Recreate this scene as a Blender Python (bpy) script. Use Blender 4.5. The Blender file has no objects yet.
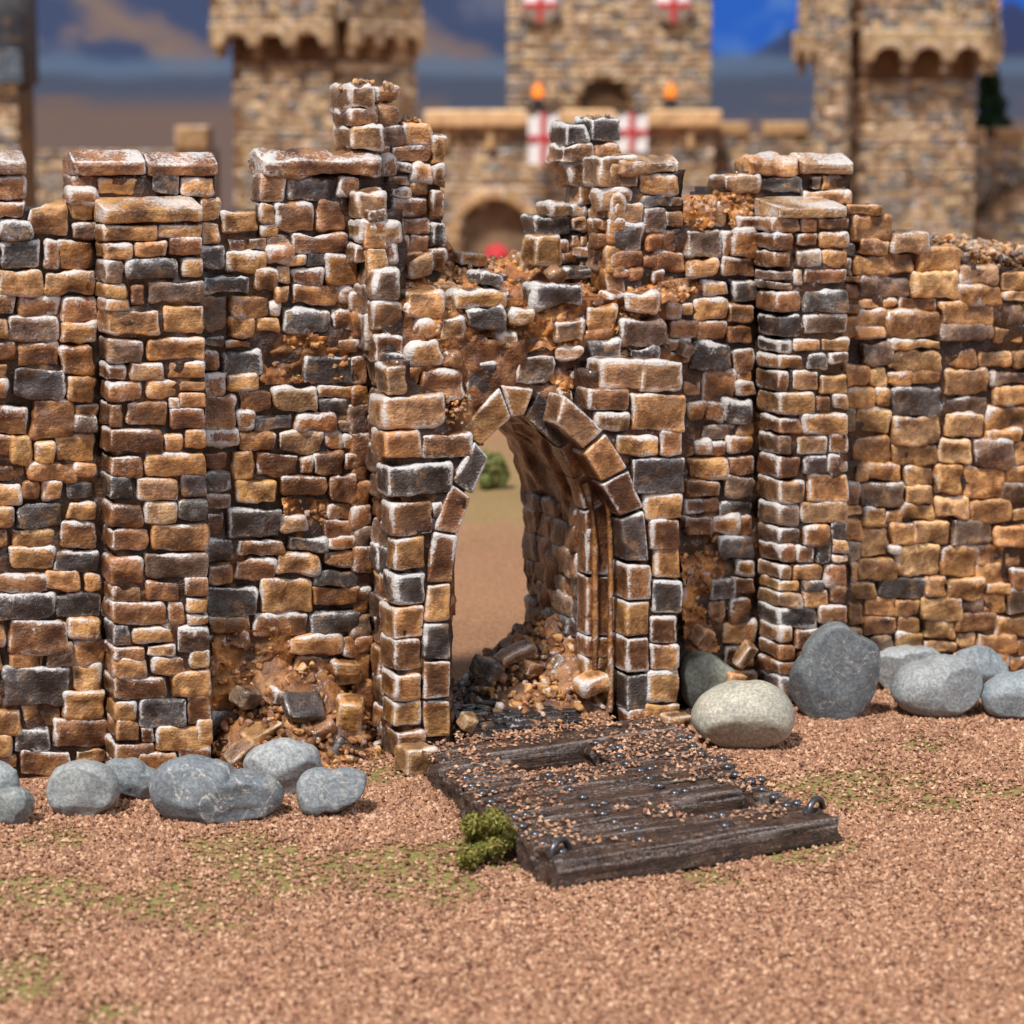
import bpy, math, random
import numpy as np
from mathutils import Vector

random.seed(7)
R = np.random.RandomState(11)
scene = bpy.context.scene
COL = scene.collection
A = lambda *v: np.array(v, dtype=float)

# ------------------------------------------------------------------ camera maths (1 unit = 1 cm, it is a tabletop model)
F = 2400.0
YAW, PIT = math.radians(22.57), math.radians(9.79)
FW = A(math.sin(YAW)*math.cos(PIT), math.cos(YAW)*math.cos(PIT), -math.sin(PIT))
RT = A(math.cos(YAW), -math.sin(YAW), 0)
UP = np.cross(RT, FW)
CAM = A(-18.7287, -45.0594, 13.0)
FH = A(math.sin(YAW), math.cos(YAW), 0)
def ray(x, y): return FW*F + RT*(x-512) - UP*(y-512)
def gz(x, y, z=0.0):
    r = ray(x, y); return CAM + r*(z-CAM[2])/r[2]
def py(x, y, Y=0.0):
    r = ray(x, y); return CAM + r*(Y-CAM[1])/r[1]

def srgb(r, g, b):
    f = lambda c: (c/255/12.92) if c/255 <= .04045 else ((c/255+.055)/1.055)**2.4
    return A(f(r), f(g), f(b))

# ------------------------------------------------------------------ noise
def _h(ix, iy, iz):
    n = (ix.astype(np.int64)*73856093) ^ (iy.astype(np.int64)*19349663) ^ (iz.astype(np.int64)*83492791)
    n = (n ^ (n >> 13)) * 1274126177 & 0x7fffffff
    n = (n ^ (n >> 16)) & 0xffff
    return n/32767.5-1.0
def vn(p):
    i = np.floor(p).astype(np.int64); f = p-i; f = f*f*(3-2*f)
    x, y, z = i[:, 0], i[:, 1], i[:, 2]; fx, fy, fz = f[:, 0], f[:, 1], f[:, 2]
    r = 0
    for dx in (0, 1):
        for dy in (0, 1):
            for dz in (0, 1):
                w = (fx if dx else 1-fx)*(fy if dy else 1-fy)*(fz if dz else 1-fz)
                r = r+w*_h(x+dx, y+dy, z+dz)
    return r

# ------------------------------------------------------------------ mesh builder
def wloc(o):
    v = A(0, 0, 0)
    while o is not None: v = v+np.array(o.location); o = o.parent
    return v

class MB:
    def __init__(s): s.P = []; s.N = []; s.C = []; s.D = []; s.AMP = []; s.OFF = []; s.Q = []; s.T = []; s.n = 0
    def add(s, P, N, C, D, amp, quads=None, tris=None, off=None):
        k = len(P)
        C = np.broadcast_to(C, (k, len(C))) if np.ndim(C) == 1 else C
        if C.shape[1] == 3: C = np.hstack([C, np.zeros((k, 1))])
        s.P.append(P); s.N.append(N); s.C.append(C)
        s.D.append(np.broadcast_to(D, (k,)) if np.ndim(D) == 0 else D)
        s.AMP.append(np.broadcast_to(amp, (k,)) if np.ndim(amp) == 0 else amp)
        s.OFF.append(np.tile(R.uniform(-90, 90, 3) if off is None else off, (k, 1)))
        if quads is not None and len(quads): s.Q.append(np.asarray(quads)+s.n)
        if tris is not None and len(tris): s.T.append(np.asarray(tris)+s.n)
        s.n += k
    def build(s, name, mat, parent=None, smooth=True, origin=None):
        P = np.vstack(s.P); N = np.vstack(s.N); C = np.vstack(s.C); D = np.concatenate(s.D); a = np.concatenate(s.AMP); O = np.vstack(s.OFF)
        if a.max() > 0:
            q = P+O
            h = .62*vn(q*1.7)+.42*vn(q*4.2+7)+.22*vn(q*10+3)
            r = 1-np.abs(vn(q*3.1+31))*1.6
            rg = np.abs(vn(q*3.1+31))
            P = P+N*((h*.088-rg*.07+.03)*a)[:, None]
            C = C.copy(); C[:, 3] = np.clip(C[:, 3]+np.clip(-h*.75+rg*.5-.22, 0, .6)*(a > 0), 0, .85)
            D = D*np.clip(.85+.8*vn(q*2.4+200), .3, 1.4)
            w = np.stack([vn(q*2.3+50), vn(q*2.3+80), vn(q*2.3+110)], 1)
            P = P+w*(.035*a)[:, None]
            D = D*(.7+.5*np.clip(h+.5, 0, 1))+.30*np.clip(h*2-.35, 0, 1)*(D > 0)
        o = A(0, 0, 0) if origin is None else np.asarray(origin, float)
        P = P-o
        me = bpy.data.meshes.new(name)
        Q = np.vstack(s.Q) if s.Q else np.zeros((0, 4), int); T = np.vstack(s.T) if s.T else np.zeros((0, 3), int)
        me.vertices.add(len(P)); me.vertices.foreach_set('co', P.ravel())
        li = np.concatenate([Q.ravel(), T.ravel()]).astype(np.int32)
        me.loops.add(len(li)); me.loops.foreach_set('vertex_index', li)
        nf = len(Q)+len(T); me.polygons.add(nf)
        ls = np.concatenate([np.arange(len(Q))*4, len(Q)*4+np.arange(len(T))*3]).astype(np.int32)
        lt = np.concatenate([np.full(len(Q), 4), np.full(len(T), 3)]).astype(np.int32)
        me.polygons.foreach_set('loop_start', ls); me.polygons.foreach_set('loop_total', lt)
        me.polygons.foreach_set('use_smooth', np.full(nf, smooth))
        me.update(calc_edges=True); me.validate()
        ca = me.attributes.new('col', 'FLOAT_COLOR', 'POINT'); ca.data.foreach_set('color', C.astype(np.float32).ravel())
        da = me.attributes.new('dry', 'FLOAT', 'POINT'); da.data.foreach_set('value', D.astype(np.float32))
        me.materials.append(mat)
        ob = bpy.data.objects.new(name, me); COL.objects.link(ob)
        ob.location = o
        if parent is not None:
            ob.parent = parent; ob.location = o-wloc(parent)
        return ob

_cache = {}
def boxgrid(nx, ny, nz, back=True):
    key = (nx, ny, nz, back)
    if key in _cache: return _cache[key]
    def sp(i, n):
        t = 2*i/n-1; return math.copysign(1-(1-abs(t))**1.5, t)
    idx = {}; pts = []; qs = []
    def v(i, j, k):
        if (i, j, k) not in idx:
            idx[(i, j, k)] = len(pts); pts.append((sp(i, nx), sp(j, ny), sp(k, nz)))
        return idx[(i, j, k)]
    for i in range(nx):
        for k in range(nz):
            qs.append((v(i, 0, k), v(i+1, 0, k), v(i+1, 0, k+1), v(i, 0, k+1)))
            if back: qs.append((v(i, ny, k), v(i, ny, k+1), v(i+1, ny, k+1), v(i+1, ny, k)))
    for j in range(ny):
        for k in range(nz):
            qs.append((v(0, j, k), v(0, j, k+1), v(0, j+1, k+1), v(0, j+1, k)))
            qs.append((v(nx, j, k), v(nx, j+1, k), v(nx, j+1, k+1), v(nx, j, k+1)))
    for i in range(nx):
        for j in range(ny):
            qs.append((v(i, j, 0), v(i, j+1, 0), v(i+1, j+1, 0), v(i+1, j, 0)))
            qs.append((v(i, j, nz), v(i+1, j, nz), v(i+1, j+1, nz), v(i, j+1, nz)))
    _cache[key] = (np.array(pts), np.array(qs)); return _cache[key]

PAL = {'t': srgb(178, 138, 92), 'b': srgb(134, 96, 66), 'o': srgb(152, 108, 66), 'd': srgb(84, 81, 84), 'g': srgb(122, 104, 92), 'w': srgb(162, 132, 102), 'y': srgb(198, 164, 120),
       'T': srgb(182, 156, 124), 'G': srgb(138, 132, 126), 'B': srgb(152, 128, 104), 'D': srgb(112, 108, 108), 'Y': srgb(202, 178, 146)}
def pcol(c):
    k = PAL[c]*R.uniform(.84, 1.16)
    return k*(1+R.uniform(-.04, .04, 3))

def stone(mb, c, quad, y0, y1, frame=None, dry=.8, amp=1.0, rad=.08, gap=-.006, res=.065, facets=3, back=False, jit=.028, slope=None, rot=None, wash=True):
    """quad: 4 corners (u,z): bottom-left, bottom-right, top-right, top-left; y0..y1 depth, front is y0"""
    q = np.array(quad, float)
    q = q+R.uniform(-jit, jit, q.shape)
    cen = q.mean(0)
    w = (np.linalg.norm(q[1]-q[0])+np.linalg.norm(q[2]-q[3]))/2; h = (np.linalg.norm(q[3]-q[0])+np.linalg.norm(q[2]-q[1]))/2
    if w < .06 or h < .06: return
    hx, hz, hy = max(.03, w/2-gap), max(.03, h/2-gap), (y1-y0)/2
    nx = int(min(26, max(5, w/res))); nz = int(min(18, max(5, h/res))); ny = int(min(14, max(4, (y1-y0)/(res*1.7))))
    G, Q = boxgrid(nx, ny, nz, back)
    H = A(hx, hy, hz)
    P = G*H
    r = min(rad, .45*min(hx, hz, hy))
    inner = H-r
    c0 = np.clip(P, -inner, inner); d = P-c0
    L = np.linalg.norm(d, axis=1, keepdims=True); L[L == 0] = 1
    N = d/L
    dist = H-np.abs(P); srt = np.sort(dist, axis=1)
    edist = srt[:, 1]
    P = c0+N*np.minimum(L, r)
    P = c0+N*r
    # chips taken off by random planes
    for _ in range(facets):
        n = A(R.uniform(-1, 1), -R.uniform(.35, 1.1), R.uniform(-1, 1)); n /= np.linalg.norm(n)
        sup = np.abs(n) @ H
        hgt = sup*R.uniform(.83, .98)
        s = P @ n-hgt
        m = s > 0
        P[m] -= n*(s[m]*.85)[:, None]
    dr = np.exp(-(edist/.055)**2)
    # the brush catches upper and left arrises more
    dr = dr*(1+.35*(P[:, 2]/hz)+.12*(-P[:, 0]/hx))
    dr = dr*dry*R.uniform(.7, 1.3)+.26*np.exp(-(edist/.15)**2)
    if slope is not None: P, dr = slope(P, dr, H)
    # bilinear into the quad
    qs = cen+(q-cen)*np.array([hx*2/w, hz*2/h])
    a = (P[:, 0]/hx+1)/2; b = (P[:, 2]/hz+1)/2
    uv = (qs[0][None]*((1-a)*(1-b))[:, None]+qs[1][None]*(a*(1-b))[:, None]+qs[2][None]*(a*b)[:, None]+qs[3][None]*((1-a)*b)[:, None])
    if rot:
        ca, sa = math.cos(rot), math.sin(rot); dd = uv-cen; uv = cen+np.stack([dd[:, 0]*ca-dd[:, 1]*sa, dd[:, 0]*sa+dd[:, 1]*ca], 1)
    Y = (y0+y1)/2+P[:, 1]
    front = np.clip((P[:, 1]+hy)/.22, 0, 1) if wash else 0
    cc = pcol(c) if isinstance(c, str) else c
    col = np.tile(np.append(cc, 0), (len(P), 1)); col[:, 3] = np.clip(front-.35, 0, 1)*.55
    P3, N3 = place(uv[:, 0], Y, uv[:, 1], N, frame)
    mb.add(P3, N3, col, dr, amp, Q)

def place(u, y, z, N, frame):
    if frame is None: return np.stack([u, y, z], 1), N
    O, U, V = frame      # V = inward
    P = O[None]+u[:, None]*U[None]+y[:, None]*V[None]; P[:, 2] += z
    n = N[:, :1]*U[None]+N[:, 1:2]*V[None]; n[:, 2] += N[:, 2]
    return P, n

def blk(mb, c, pos, size, rot=(0, 0, 0), dry=.9, amp=.8, rad=.08, facets=4, res=.08):
    """a loose block with any rotation"""
    from mathutils import Euler
    M = np.array(Euler(rot).to_matrix())
    H = np.array(size)/2
    n = [int(min(14, max(4, s/res))) for s in size]
    G, Q = boxgrid(n[0], n[1], n[2], True)
    r = min(rad, .45*H.min()); inner = H-r
    P = G*H; edist = np.sort(H-np.abs(P), axis=1)[:, 1]
    c0 = np.clip(P, -inner, inner); d = P-c0; N = d/np.maximum(np.linalg.norm(d, axis=1, keepdims=True), 1e-9); P = c0+N*r
    for _ in range(facets):
        m_ = R.normal(size=3); m_ /= np.linalg.norm(m_); s = P @ m_-(np.abs(m_) @ H)*R.uniform(.72, .95); k = s > 0; P[k] -= m_*(s[k]*.9)[:, None]
    dr = np.exp(-(edist/.06)**2)*dry*R.uniform(.7, 1.2)
    cc = pcol(c) if isinstance(c, str) else c
    mb.add(P @ M.T+np.array(pos), N @ M.T, cc, dr, amp, Q)

_ico = None
def ico(sub):
    import bmesh
    bm = bmesh.new(); bmesh.ops.create_icosphere(bm, subdivisions=sub, radius=1)
    V = np.array([v.co[:] for v in bm.verts]); T = np.array([[v.index for v in f.verts] for f in bm.faces]); bm.free(); return V, T
ICO1 = ico(2)
def chip(mb, pos, s, c, dry=.6):
    V, T = ICO1
    k = R.uniform(.6, 1.3, 3)*s; P = V*k
    for _ in range(9):
        m_ = R.normal(size=3); m_ /= np.linalg.norm(m_); d = P @ m_-s*R.uniform(.3, .75); q = d > 0; P[q] -= m_*d[q][:, None]
    th = R.uniform(0, 6.28); ca, sa = math.cos(th), math.sin(th)
    P = np.stack([P[:, 0]*ca-P[:, 1]*sa, P[:, 0]*sa+P[:, 1]*ca, P[:, 2]], 1)
    mb.add(P+np.array(pos), V, pcol(c), np.full(len(P), dry*R.uniform(.2, 1.0)), 0.0, None, T)

def inside(poly, x, z):
    poly = np.array(poly); n = len(poly); r = np.zeros(x.shape, bool); j = n-1
    for i in range(n):
        xi, zi = poly[i]; xj, zj = poly[j]
        c = ((zi > z) != (zj > z)) & (x < (xj-xi)*(z-zi)/(zj-zi+1e-12)+xi); r ^= c; j = i
    return r

BODY = srgb(70, 44, 28)
def body(mb, poly, y0, y1, frame=None, res=.12, amp=1.6, col=None, dry=.12):
    """mortar and core of a piece of wall: rough face y0, plain sides back to y1"""
    poly = np.array(poly); x0, z0 = poly.min(0); x1, z1 = poly.max(0)
    nx = max(3, int((x1-x0)/res)); nz = max(3, int((z1-z0)/res))
    xs = np.linspace(x0, x1, nx+1); zs = np.linspace(z0, z1, nz+1)
    X, Z = np.meshgrid(xs, zs, indexing='ij')
    cx, cz = (X[:-1, :-1]+X[1:, 1:])/2, (Z[:-1, :-1]+Z[1:, 1:])/2
    M = inside(poly, cx, cz)
    vid = -np.ones((nx+1, nz+1), int); vb = vid.copy(); P = []; N = []; A_ = []
    def V(i, k, b):
        t = vb if b else vid
        if t[i, k] < 0:
            t[i, k] = len(P); P.append((X[i, k], y1 if b else y0, Z[i, k])); N.append((0, -1, 0)); A_.append(0 if b else amp)
        return t[i, k]
    Q = []
    for i in range(nx):
        for k in range(nz):
            if not M[i, k]: continue
            Q.append((V(i, k, 0), V(i+1, k, 0), V(i+1, k+1, 0), V(i, k+1, 0)))
            Q.append((V(i, k, 1), V(i, k+1, 1), V(i+1, k+1, 1), V(i+1, k, 1)))
            for (a, b, ii, kk) in (((i, k), (i, k+1), i-1, k), ((i+1, k+1), (i+1, k), i+1, k), ((i+1, k), (i, k), i, k-1), ((i, k+1), (i+1, k+1), i, k+1)):
                if 0 <= ii < nx and 0 <= kk < nz and M[ii, kk]: continue
                Q.append((V(*a, 0), V(*b, 0), V(*b, 1), V(*a, 1)))
    P = np.array(P, float); N = np.array(N, float)
    n = vn(P*A(3, 0, 3)+9)
    c = (BODY if col is None else col)[None]*(1+.45*n)[:, None]
    P3, N3 = place(P[:, 0], P[:, 1], P[:, 2], N, frame)
    mb.add(P3, N3, np.hstack([c, np.full((len(P), 1), .25)]), np.full(len(P), dry), np.array(A_), Q, off=A(0, 0, 0))

def parse(ox, oy, unit, s):
    out = []
    for it in s.replace('\n', ' ').split(';'):
        it = it.split()
        if not it: continue
        c = it[0]; v = [float(a) for a in it[1:]]
        out.append((c, ox+v[0]*unit, oy+v[1]*unit, ox+v[2]*unit, oy+v[3]*unit))
    return out
def wallstones(mb, items, Y, depth=.45, dry=.8, corner=None, cdepth=.8, prot=.07, **kw):
    for (c, x0, ya, x1, yb) in items:
        a = py(x0, yb, Y); b = py(x1, yb, Y); c_ = py(x1, ya, Y); d = py(x0, ya, Y)
        pr = R.uniform(-prot, prot)
        dp = depth
        if corner is not None and x0 < corner: dp = cdepth
        dd = dry*(1.6 if c == 'w' else 1.15 if c in 'dg' else 1)
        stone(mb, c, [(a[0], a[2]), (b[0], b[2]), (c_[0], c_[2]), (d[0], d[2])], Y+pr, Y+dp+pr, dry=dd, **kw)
def snap(items, L, Rr, lx, rx):
    out = []
    for (c, x0, ya, x1, yb) in items:
        y = (ya+yb)/2
        if x0 < L: x0 = np.interp(y, [220, 340, 760], lx)
        if x1 > Rr: x1 = np.interp(y, [220, 340, 760], rx)
        out.append((c, x0, ya, x1, yb))
    return out
def polyxz(pts, Y): return [(py(x, y, Y)[0], py(x, y, Y)[2]) for x, y in pts]

def courses(mb, u0, u1, z0, z1, y0, depth, frame, hmin=.38, hmax=.62, wmin=.5, wmax=1.2, pal='tttbbogd', dry=.8, skip=None, **kw):
    z = z0
    while z < z1-.1:
        h = min(R.uniform(hmin, hmax), z1-z)
        if z1-z-h < .2: h = z1-z
        u = u0
        while u < u1-.05:
            w = R.uniform(wmin, wmax)
            if u1-u-w < wmin*.6: w = u1-u
            if not (skip and skip(u+w/2, z+h/2)):
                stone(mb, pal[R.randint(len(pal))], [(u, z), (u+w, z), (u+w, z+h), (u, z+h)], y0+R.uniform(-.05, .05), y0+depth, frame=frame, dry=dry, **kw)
            u += w
        z += h

# ------------------------------------------------------------------ materials
def newmat(name):
    m = bpy.data.materials.new(name); m.use_nodes = True; nt = m.node_tree; nt.nodes.clear()
    o = nt.nodes.new('ShaderNodeOutputMaterial'); b = nt.nodes.new('ShaderNodeBsdfPrincipled'); nt.links.new(b.outputs[0], o.inputs[0])
    return m, nt, b
class NT:
    def __init__(s, nt): s.nt = nt
    def n(s, t, **k):
        nd = s.nt.nodes.new(t)
        for a, v in k.items():
            if a.startswith('i_'):
                nd.inputs[a[2:]].default_value = v
            else: setattr(nd, a, v)
        return nd
    def l(s, a, b): s.nt.links.new(a, b)
    def math(s, op, a, b=None, clamp=False):
        m = s.n('ShaderNodeMath', operation=op); m.use_clamp = clamp
        for i, v in enumerate((a, b)):
            if v is None: continue
            if hasattr(v, 'is_output') or not isinstance(v, (int, float)): s.l(v, m.inputs[i])
            else: m.inputs[i].default_value = v
        return m.outputs[0]
    def noise(s, vec, scale, detail=3, rough=.55, dist=0):
        t = s.n('ShaderNodeTexNoise'); t.inputs['Scale'].default_value = scale; t.inputs['Detail'].default_value = detail; t.inputs['Roughness'].default_value = rough; t.inputs['Distortion'].default_value = dist
        s.l(vec, t.inputs['Vector']); return t.outputs['Fac']
    def ramp(s, v, a, b, lo=0.0, hi=1.0):
        m = s.n('ShaderNodeMapRange'); m.interpolation_type = 'SMOOTHSTEP'
        s.l(v, m.inputs['Value']); m.inputs['From Min'].default_value = a; m.inputs['From Max'].default_value = b; m.inputs['To Min'].default_value = lo; m.inputs['To Max'].default_value = hi
        return m.outputs['Result']
    def mix(s, f, a, b, mode='MIX'):
        m = s.n('ShaderNodeMix', data_type='RGBA', blend_type=mode)
        for i, v in ((0, f), (6, a), (7, b)):
            if isinstance(v, (int, float)): m.inputs[i].default_value = v
            elif isinstance(v, (tuple, list, np.ndarray)): m.inputs[i].default_value = (*[float(q) for q in v[:3]], 1)
            else: s.l(v, m.inputs[i])
        return m.outputs[2]
    def bump(s, h, strength, dist, prev=None):
        b = s.n('ShaderNodeBump'); b.inputs['Strength'].default_value = strength; b.inputs['Distance'].default_value = dist
        s.l(h, b.inputs['Height'])
        if prev is not None: s.l(prev, b.inputs['Normal'])
        return b.outputs[0]

def painted(name, white=(.74, .71, .70), rough=.28, scale=1.0, patch=.85, bumpk=1.0, layer=0.0):
    m, nt, b = newmat(name); g = NT(nt)
    tc = g.n('ShaderNodeNewGeometry').outputs['Position']
    at = g.n('ShaderNodeAttribute', attribute_name='col'); dr = g.n('ShaderNodeAttribute', attribute_name='dry')
    n1 = g.noise(tc, 1.3*scale, 3); n2 = g.noise(tc, 4.2*scale, 4, .6); n3 = g.noise(tc, 17*scale, 4, .65); n4 = g.noise(tc, 40*scale, 2)
    base = g.mix(g.ramp(n2, .35, .68), at.outputs['Color'], g.mix(1.0, at.outputs['Color'], (1.32, 1.22, 1.1), 'MULTIPLY'))
    base = g.mix(g.ramp(g.math('ADD', g.math('MULTIPLY', n1, .5), g.math('MULTIPLY', n2, .5)), .48, .57, 0, patch), base, g.mix(1.0, at.outputs['Color'], (.42, .32, .27), 'MULTIPLY'))
    base = g.mix(g.ramp(n3, .52, .75, 0, .4), base, g.mix(1.0, base, (.5, .4, .34), 'MULTIPLY'))
    n5 = g.noise(tc, 2.3*scale, 5, .6, .4)
    base = g.mix(g.ramp(n5, .54, .66, 0, .45), base, (.33, .18, .07))
    base = g.mix(g.ramp(n5, .46, .36, 0, .45), base, g.mix(1.0, base, (.36, .28, .25), 'MULTIPLY'))
    rim = g.math('ADD', g.math('ADD', dr.outputs['Fac'], g.math('MULTIPLY', g.math('SUBTRACT', n2, .5), 1.1)), g.math('MULTIPLY', g.math('SUBTRACT', n5, .5), 1.3))
    base = g.mix(g.ramp(rim, .0, .42), g.mix(1.0, base, (.70, .60, .54) if bumpk > .5 else (.92, .9, .88), 'MULTIPLY'), g.mix(1.0, base, (1.5, 1.42, 1.34) if bumpk > .5 else (1.12, 1.12, 1.1), 'MULTIPLY'))
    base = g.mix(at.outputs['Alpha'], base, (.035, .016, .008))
    f = g.math('ADD', dr.outputs['Fac'], g.math('MULTIPLY', g.math('SUBTRACT', n3, .5), 2.2))
    f = g.math('ADD', f, g.math('MULTIPLY', g.math('SUBTRACT', n2, .5), 1.8))
    f = g.ramp(f, .5, 1.25, 0, .85)
    base = g.mix(f, base, white)
    g.l(base, b.inputs['Base Color'])
    b.inputs['Roughness'].default_value = rough; b.inputs['Coat Weight'].default_value = .35 if layer else 0; b.inputs['Coat Roughness'].default_value = .16
    g.l(g.ramp(n3, .3, .7, rough-.08, rough+.16), b.inputs['Roughness'])
    nr = g.bump(n2, .5*bumpk, .07)
    nr = g.bump(n3, .45*bumpk, .035, nr)
    nr = g.bump(n4, .25*bumpk, .012, nr)
    if layer:
        wv = g.n('ShaderNodeTexWave', bands_direction='Z'); wv.inputs['Scale'].default_value = 5.0; wv.inputs['Distortion'].default_value = .6
        g.l(tc, wv.inputs['Vector']); nr = g.bump(wv.outputs['Fac'], layer, .012, nr)
    g.l(nr, b.inputs['Normal'])
    return m
STONE = painted('painted_stone', layer=.07, bumpk=1.7)
FARSTONE = painted('far_painted_stone', rough=.6, scale=.7, bumpk=.4, patch=.3)

def tag(o, label=None, cat=None, group=None, kind=None):
    if label: o['label'] = label
    if cat: o['category'] = cat
    if group: o['group'] = group
    if kind or cat: o['kind'] = kind or 'thing'
    return o
def thing(name, loc, label, cat, group=None):
    e = bpy.data.objects.new(name, None); COL.objects.link(e); e.location = Vector([float(v) for v in loc]); e.empty_display_size = .5
    return tag(e, label, cat, group)

RUBBLE = painted('rubble_core', rough=.42, bumpk=1.6)
U1, U2, U3 = 1.953, 2.343, 1.953
T1 = (0, 140, U1); T2 = (0, 340, U1); T3 = (0, 540, U2); T4 = (200, 140, U1); T5 = (200, 340, U1); T6 = (200, 540, U2)
T7 = (600, 140, U1); T8 = (650, 340, U1); T9 = (650, 530, U1); T10 = (824, 140, U1); T11 = (824, 340, U1); T12 = (824, 500, U1)
T13 = (340, 220, U1); T14 = (500, 220, U1); T15 = (340, 360, U1); T16 = (500, 360, U1); T17 = (340, 560, 2.148); T18 = (520, 540, U1)
T19 = (320, 70, 2.052); T20 = (520, 100, 1.758)

GY, SY, BL, BR, TH = -1.8, -.95, -.7, -.95, 2.4

# ================================================================== LEFT CURTAIN WALL
def cap(mb, px0, px1, pyt, pyl, pyb, Y, thick, sides=2, c='w', dry=1.25, broken=False):
    """coping stone: pyb bottom, pyl lip, pyt top of the slope (pixels); Y front plane"""
    a = py(px0, pyb, Y); b = py(px1, pyb, Y); lip = py(px0, pyl, Y)[2]
    ym = Y+(thick/2 if sides == 2 else thick)
    top = py((px0+px1)/2, pyt, ym)[2]
    zb = a[2]; lz = (lip-zb)/(top-zb)*2-1
    def slope(P, dr, H):
        z = P[:, 2]/H[2]; y = P[:, 1]/H[1]
        k = (1-np.abs(y)) if sides == 2 else (y+1)/2
        up = z > lz
        z2 = np.where(up, lz+(z-lz)*np.clip(k, 0, 1)**.9, z)
        atop = np.clip((z-lz)/(1-lz), 0, 1)
        dr2 = np.maximum(dr*.8, 0)
        dr2 = np.maximum(dr2, dry*.75*np.exp(-((P[:, 1]+H[1])/.10)**2)*(z2 > lz-.25))
        dr2 = np.maximum(dr2, dry*.7*np.exp(-((H[0]-np.abs(P[:, 0]))/.09)**2))
        dr2 = np.maximum(dr2, .75*dry*atop)
        P = P.copy(); P[:, 2] = z2*H[2]
        return P, dr2
    zt = top
    stone(mb, c, [(a[0], zb), (b[0], zb), (b[0], zt), (a[0], zt)], Y, Y+thick, slope=slope, dry=dry, amp=.3 if not broken else 1.2, facets=1 if not broken else 3, jit=.015, back=True, res=.06, gap=.01, rad=.05, wash=False)

wallL = thing('curtain_wall', (-7, 0, 0), 'taller brown stone curtain wall with square crenels and flat merlon caps, left of the arch', 'wall', 'ruined stone curtain walls')
m = MB()
body(m, polyxz([(-90, 830), (-90, 214), (404, 214), (404, 760)], .16), .16, TH)
LA = parse(*T1, """d 0 42 16 50;t 14 33 35 50;b 36 25 49 33;t 37 33 49 42;g 37 43 49 50;
d 1 51 21 65;b 23 52 30 65;o 31 51 49 66;t 0 67 22 80;t 23 67 48 79;b -3 79 8 89;b 11 81 30 91;b 32 81 49 93;t -5 91 4 101;g 5 91 30 103;t 31 94 49 103""")
LA += parse(*T2, """b -8 1 8 11;b 10 2 30 13;o 31 4 48 18;t -4 12 4 20;b -4 21 4 31;d 7 15 32 31;t 34 19 49 32;b -6 34 15 48;b 17 31 38 50;t 39 33 50 38;g 39 39 49 47;b -5 49 6 60;t 6 50 16 64;t 18 52 28 63;t 29 49 49 62;o -7 63 13 72;t 15 63 38 72;
t 39 62 50 70;t -7 73 11 85;b 12 73 21 82;t 22 73 32 82;d 34 72 49 81;t -5 86 6 95;d 9 83 33 96;t 35 83 50 92;t -6 96 4 106;t 7 97 29 107;b 31 94 49 107""")
LA += parse(*T3, """t 4 4 23 13;d 23 5 43 14;b -6 15 20 22;t 20 13 34 22;t 36 14 43 22;d -4 23 23 34;d 24 23 44 33;b 4 35 29 48;t 30 34 43 42;t -8 36 2 46;t -9 48 2 56;t 5 49 19 56;g 20 44 31 54;t 32 43 45 53;d 2 55 30 71;t 31 54 43 65;
t -8 58 0 71;t -9 73 9 83;t 10 69 27 81;t 27 65 45 77;t -6 84 5 92;d 6 81 22 91;b 23 77 45 89;t -7 91 7 97;b 8 90 30 101;t 32 89 46 95;t 32 97 46 104;b -8 98 7 105""")
wallstones(m, LA, 0, dry=.78)
LB = parse(*T4, """t 1 42 11 54;d 1 55 13 66;d 1 69 26 79;g 1 80 14 98;t 12 36 30 48;t 31 33 39 42;b 39 33 58 47;b 60 31 75 46;t 32 43 40 49;b 14 50 23 58;b 25 49 34 57;g 34 49 46 55;b 47 48 76 58;t 14 57 34 67;b 35 55 46 63;t 45 59 54 65;d 55 58 64 65;
o 65 59 81 74;b 28 66 40 78;t 39 65 46 73;b 47 66 63 74;t 48 75 72 85;b 73 75 82 82;t 39 75 46 84;o 16 80 36 90;t 37 84 41 89;t 15 90 28 101;t 29 91 41 98;d 43 87 67 98;b 68 87 79 98""")
LB += parse(*T5, """g 1 -1 12 4;o 14 0 26 4;o 70 0 80 6;b 2 6 10 15;d 14 6 32 18;d 54 8 79 22;b 2 18 13 28;t 15 18 30 25;b 1 28 18 45;b 20 26 37 36;w 38 24 60 37;o 61 24 79 29;d 62 30 79 38;b 20 37 27 45;d 28 38 48 46;o 50 38 70 46;g 70 42 79 47;b 2 45 19 54;
o 20 47 39 56;w 41 47 64 58;o 65 47 73 56;o 74 49 81 56;b 2 57 15 68;t 17 57 28 72;b 29 59 51 70;o 52 60 58 68;b 59 58 74 69;o 75 58 82 66;d 2 69 16 77;t 19 72 40 84;b 42 70 65 80;b 66 69 80 83;g 4 79 17 87;b 3 89 13 100;d 15 87 41 101;w 42 90 56 98;b 66 84 79 92;b 64 92 79 103""")
LB += parse(*T6, """d 3 0 15 10;b 16 0 36 7;d 38 -1 54 5;o 55 -2 66 3;b 3 10 13 18;b 15 8 32 17;t 33 6 51 14;b 53 5 66 11;d 3 20 24 32;t 26 16 47 31;d 48 13 68 20;o 48 20 68 28;b 4 32 21 39;b 23 32 46 41;d 47 31 69 40;b 12 38 21 45;d 3 41 11 46;t 38 41 60 48;
o 61 41 68 49;b 4 46 11 54;t 41 50 60 57;t 61 50 66 55;d 5 54 16 64;t 55 57 69 62;o 44 58 53 62;d 4 65 10 73;o 65 62 70 69;d 5 73 20 83""")
wallstones(m, LB, 0, dry=.9)
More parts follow.
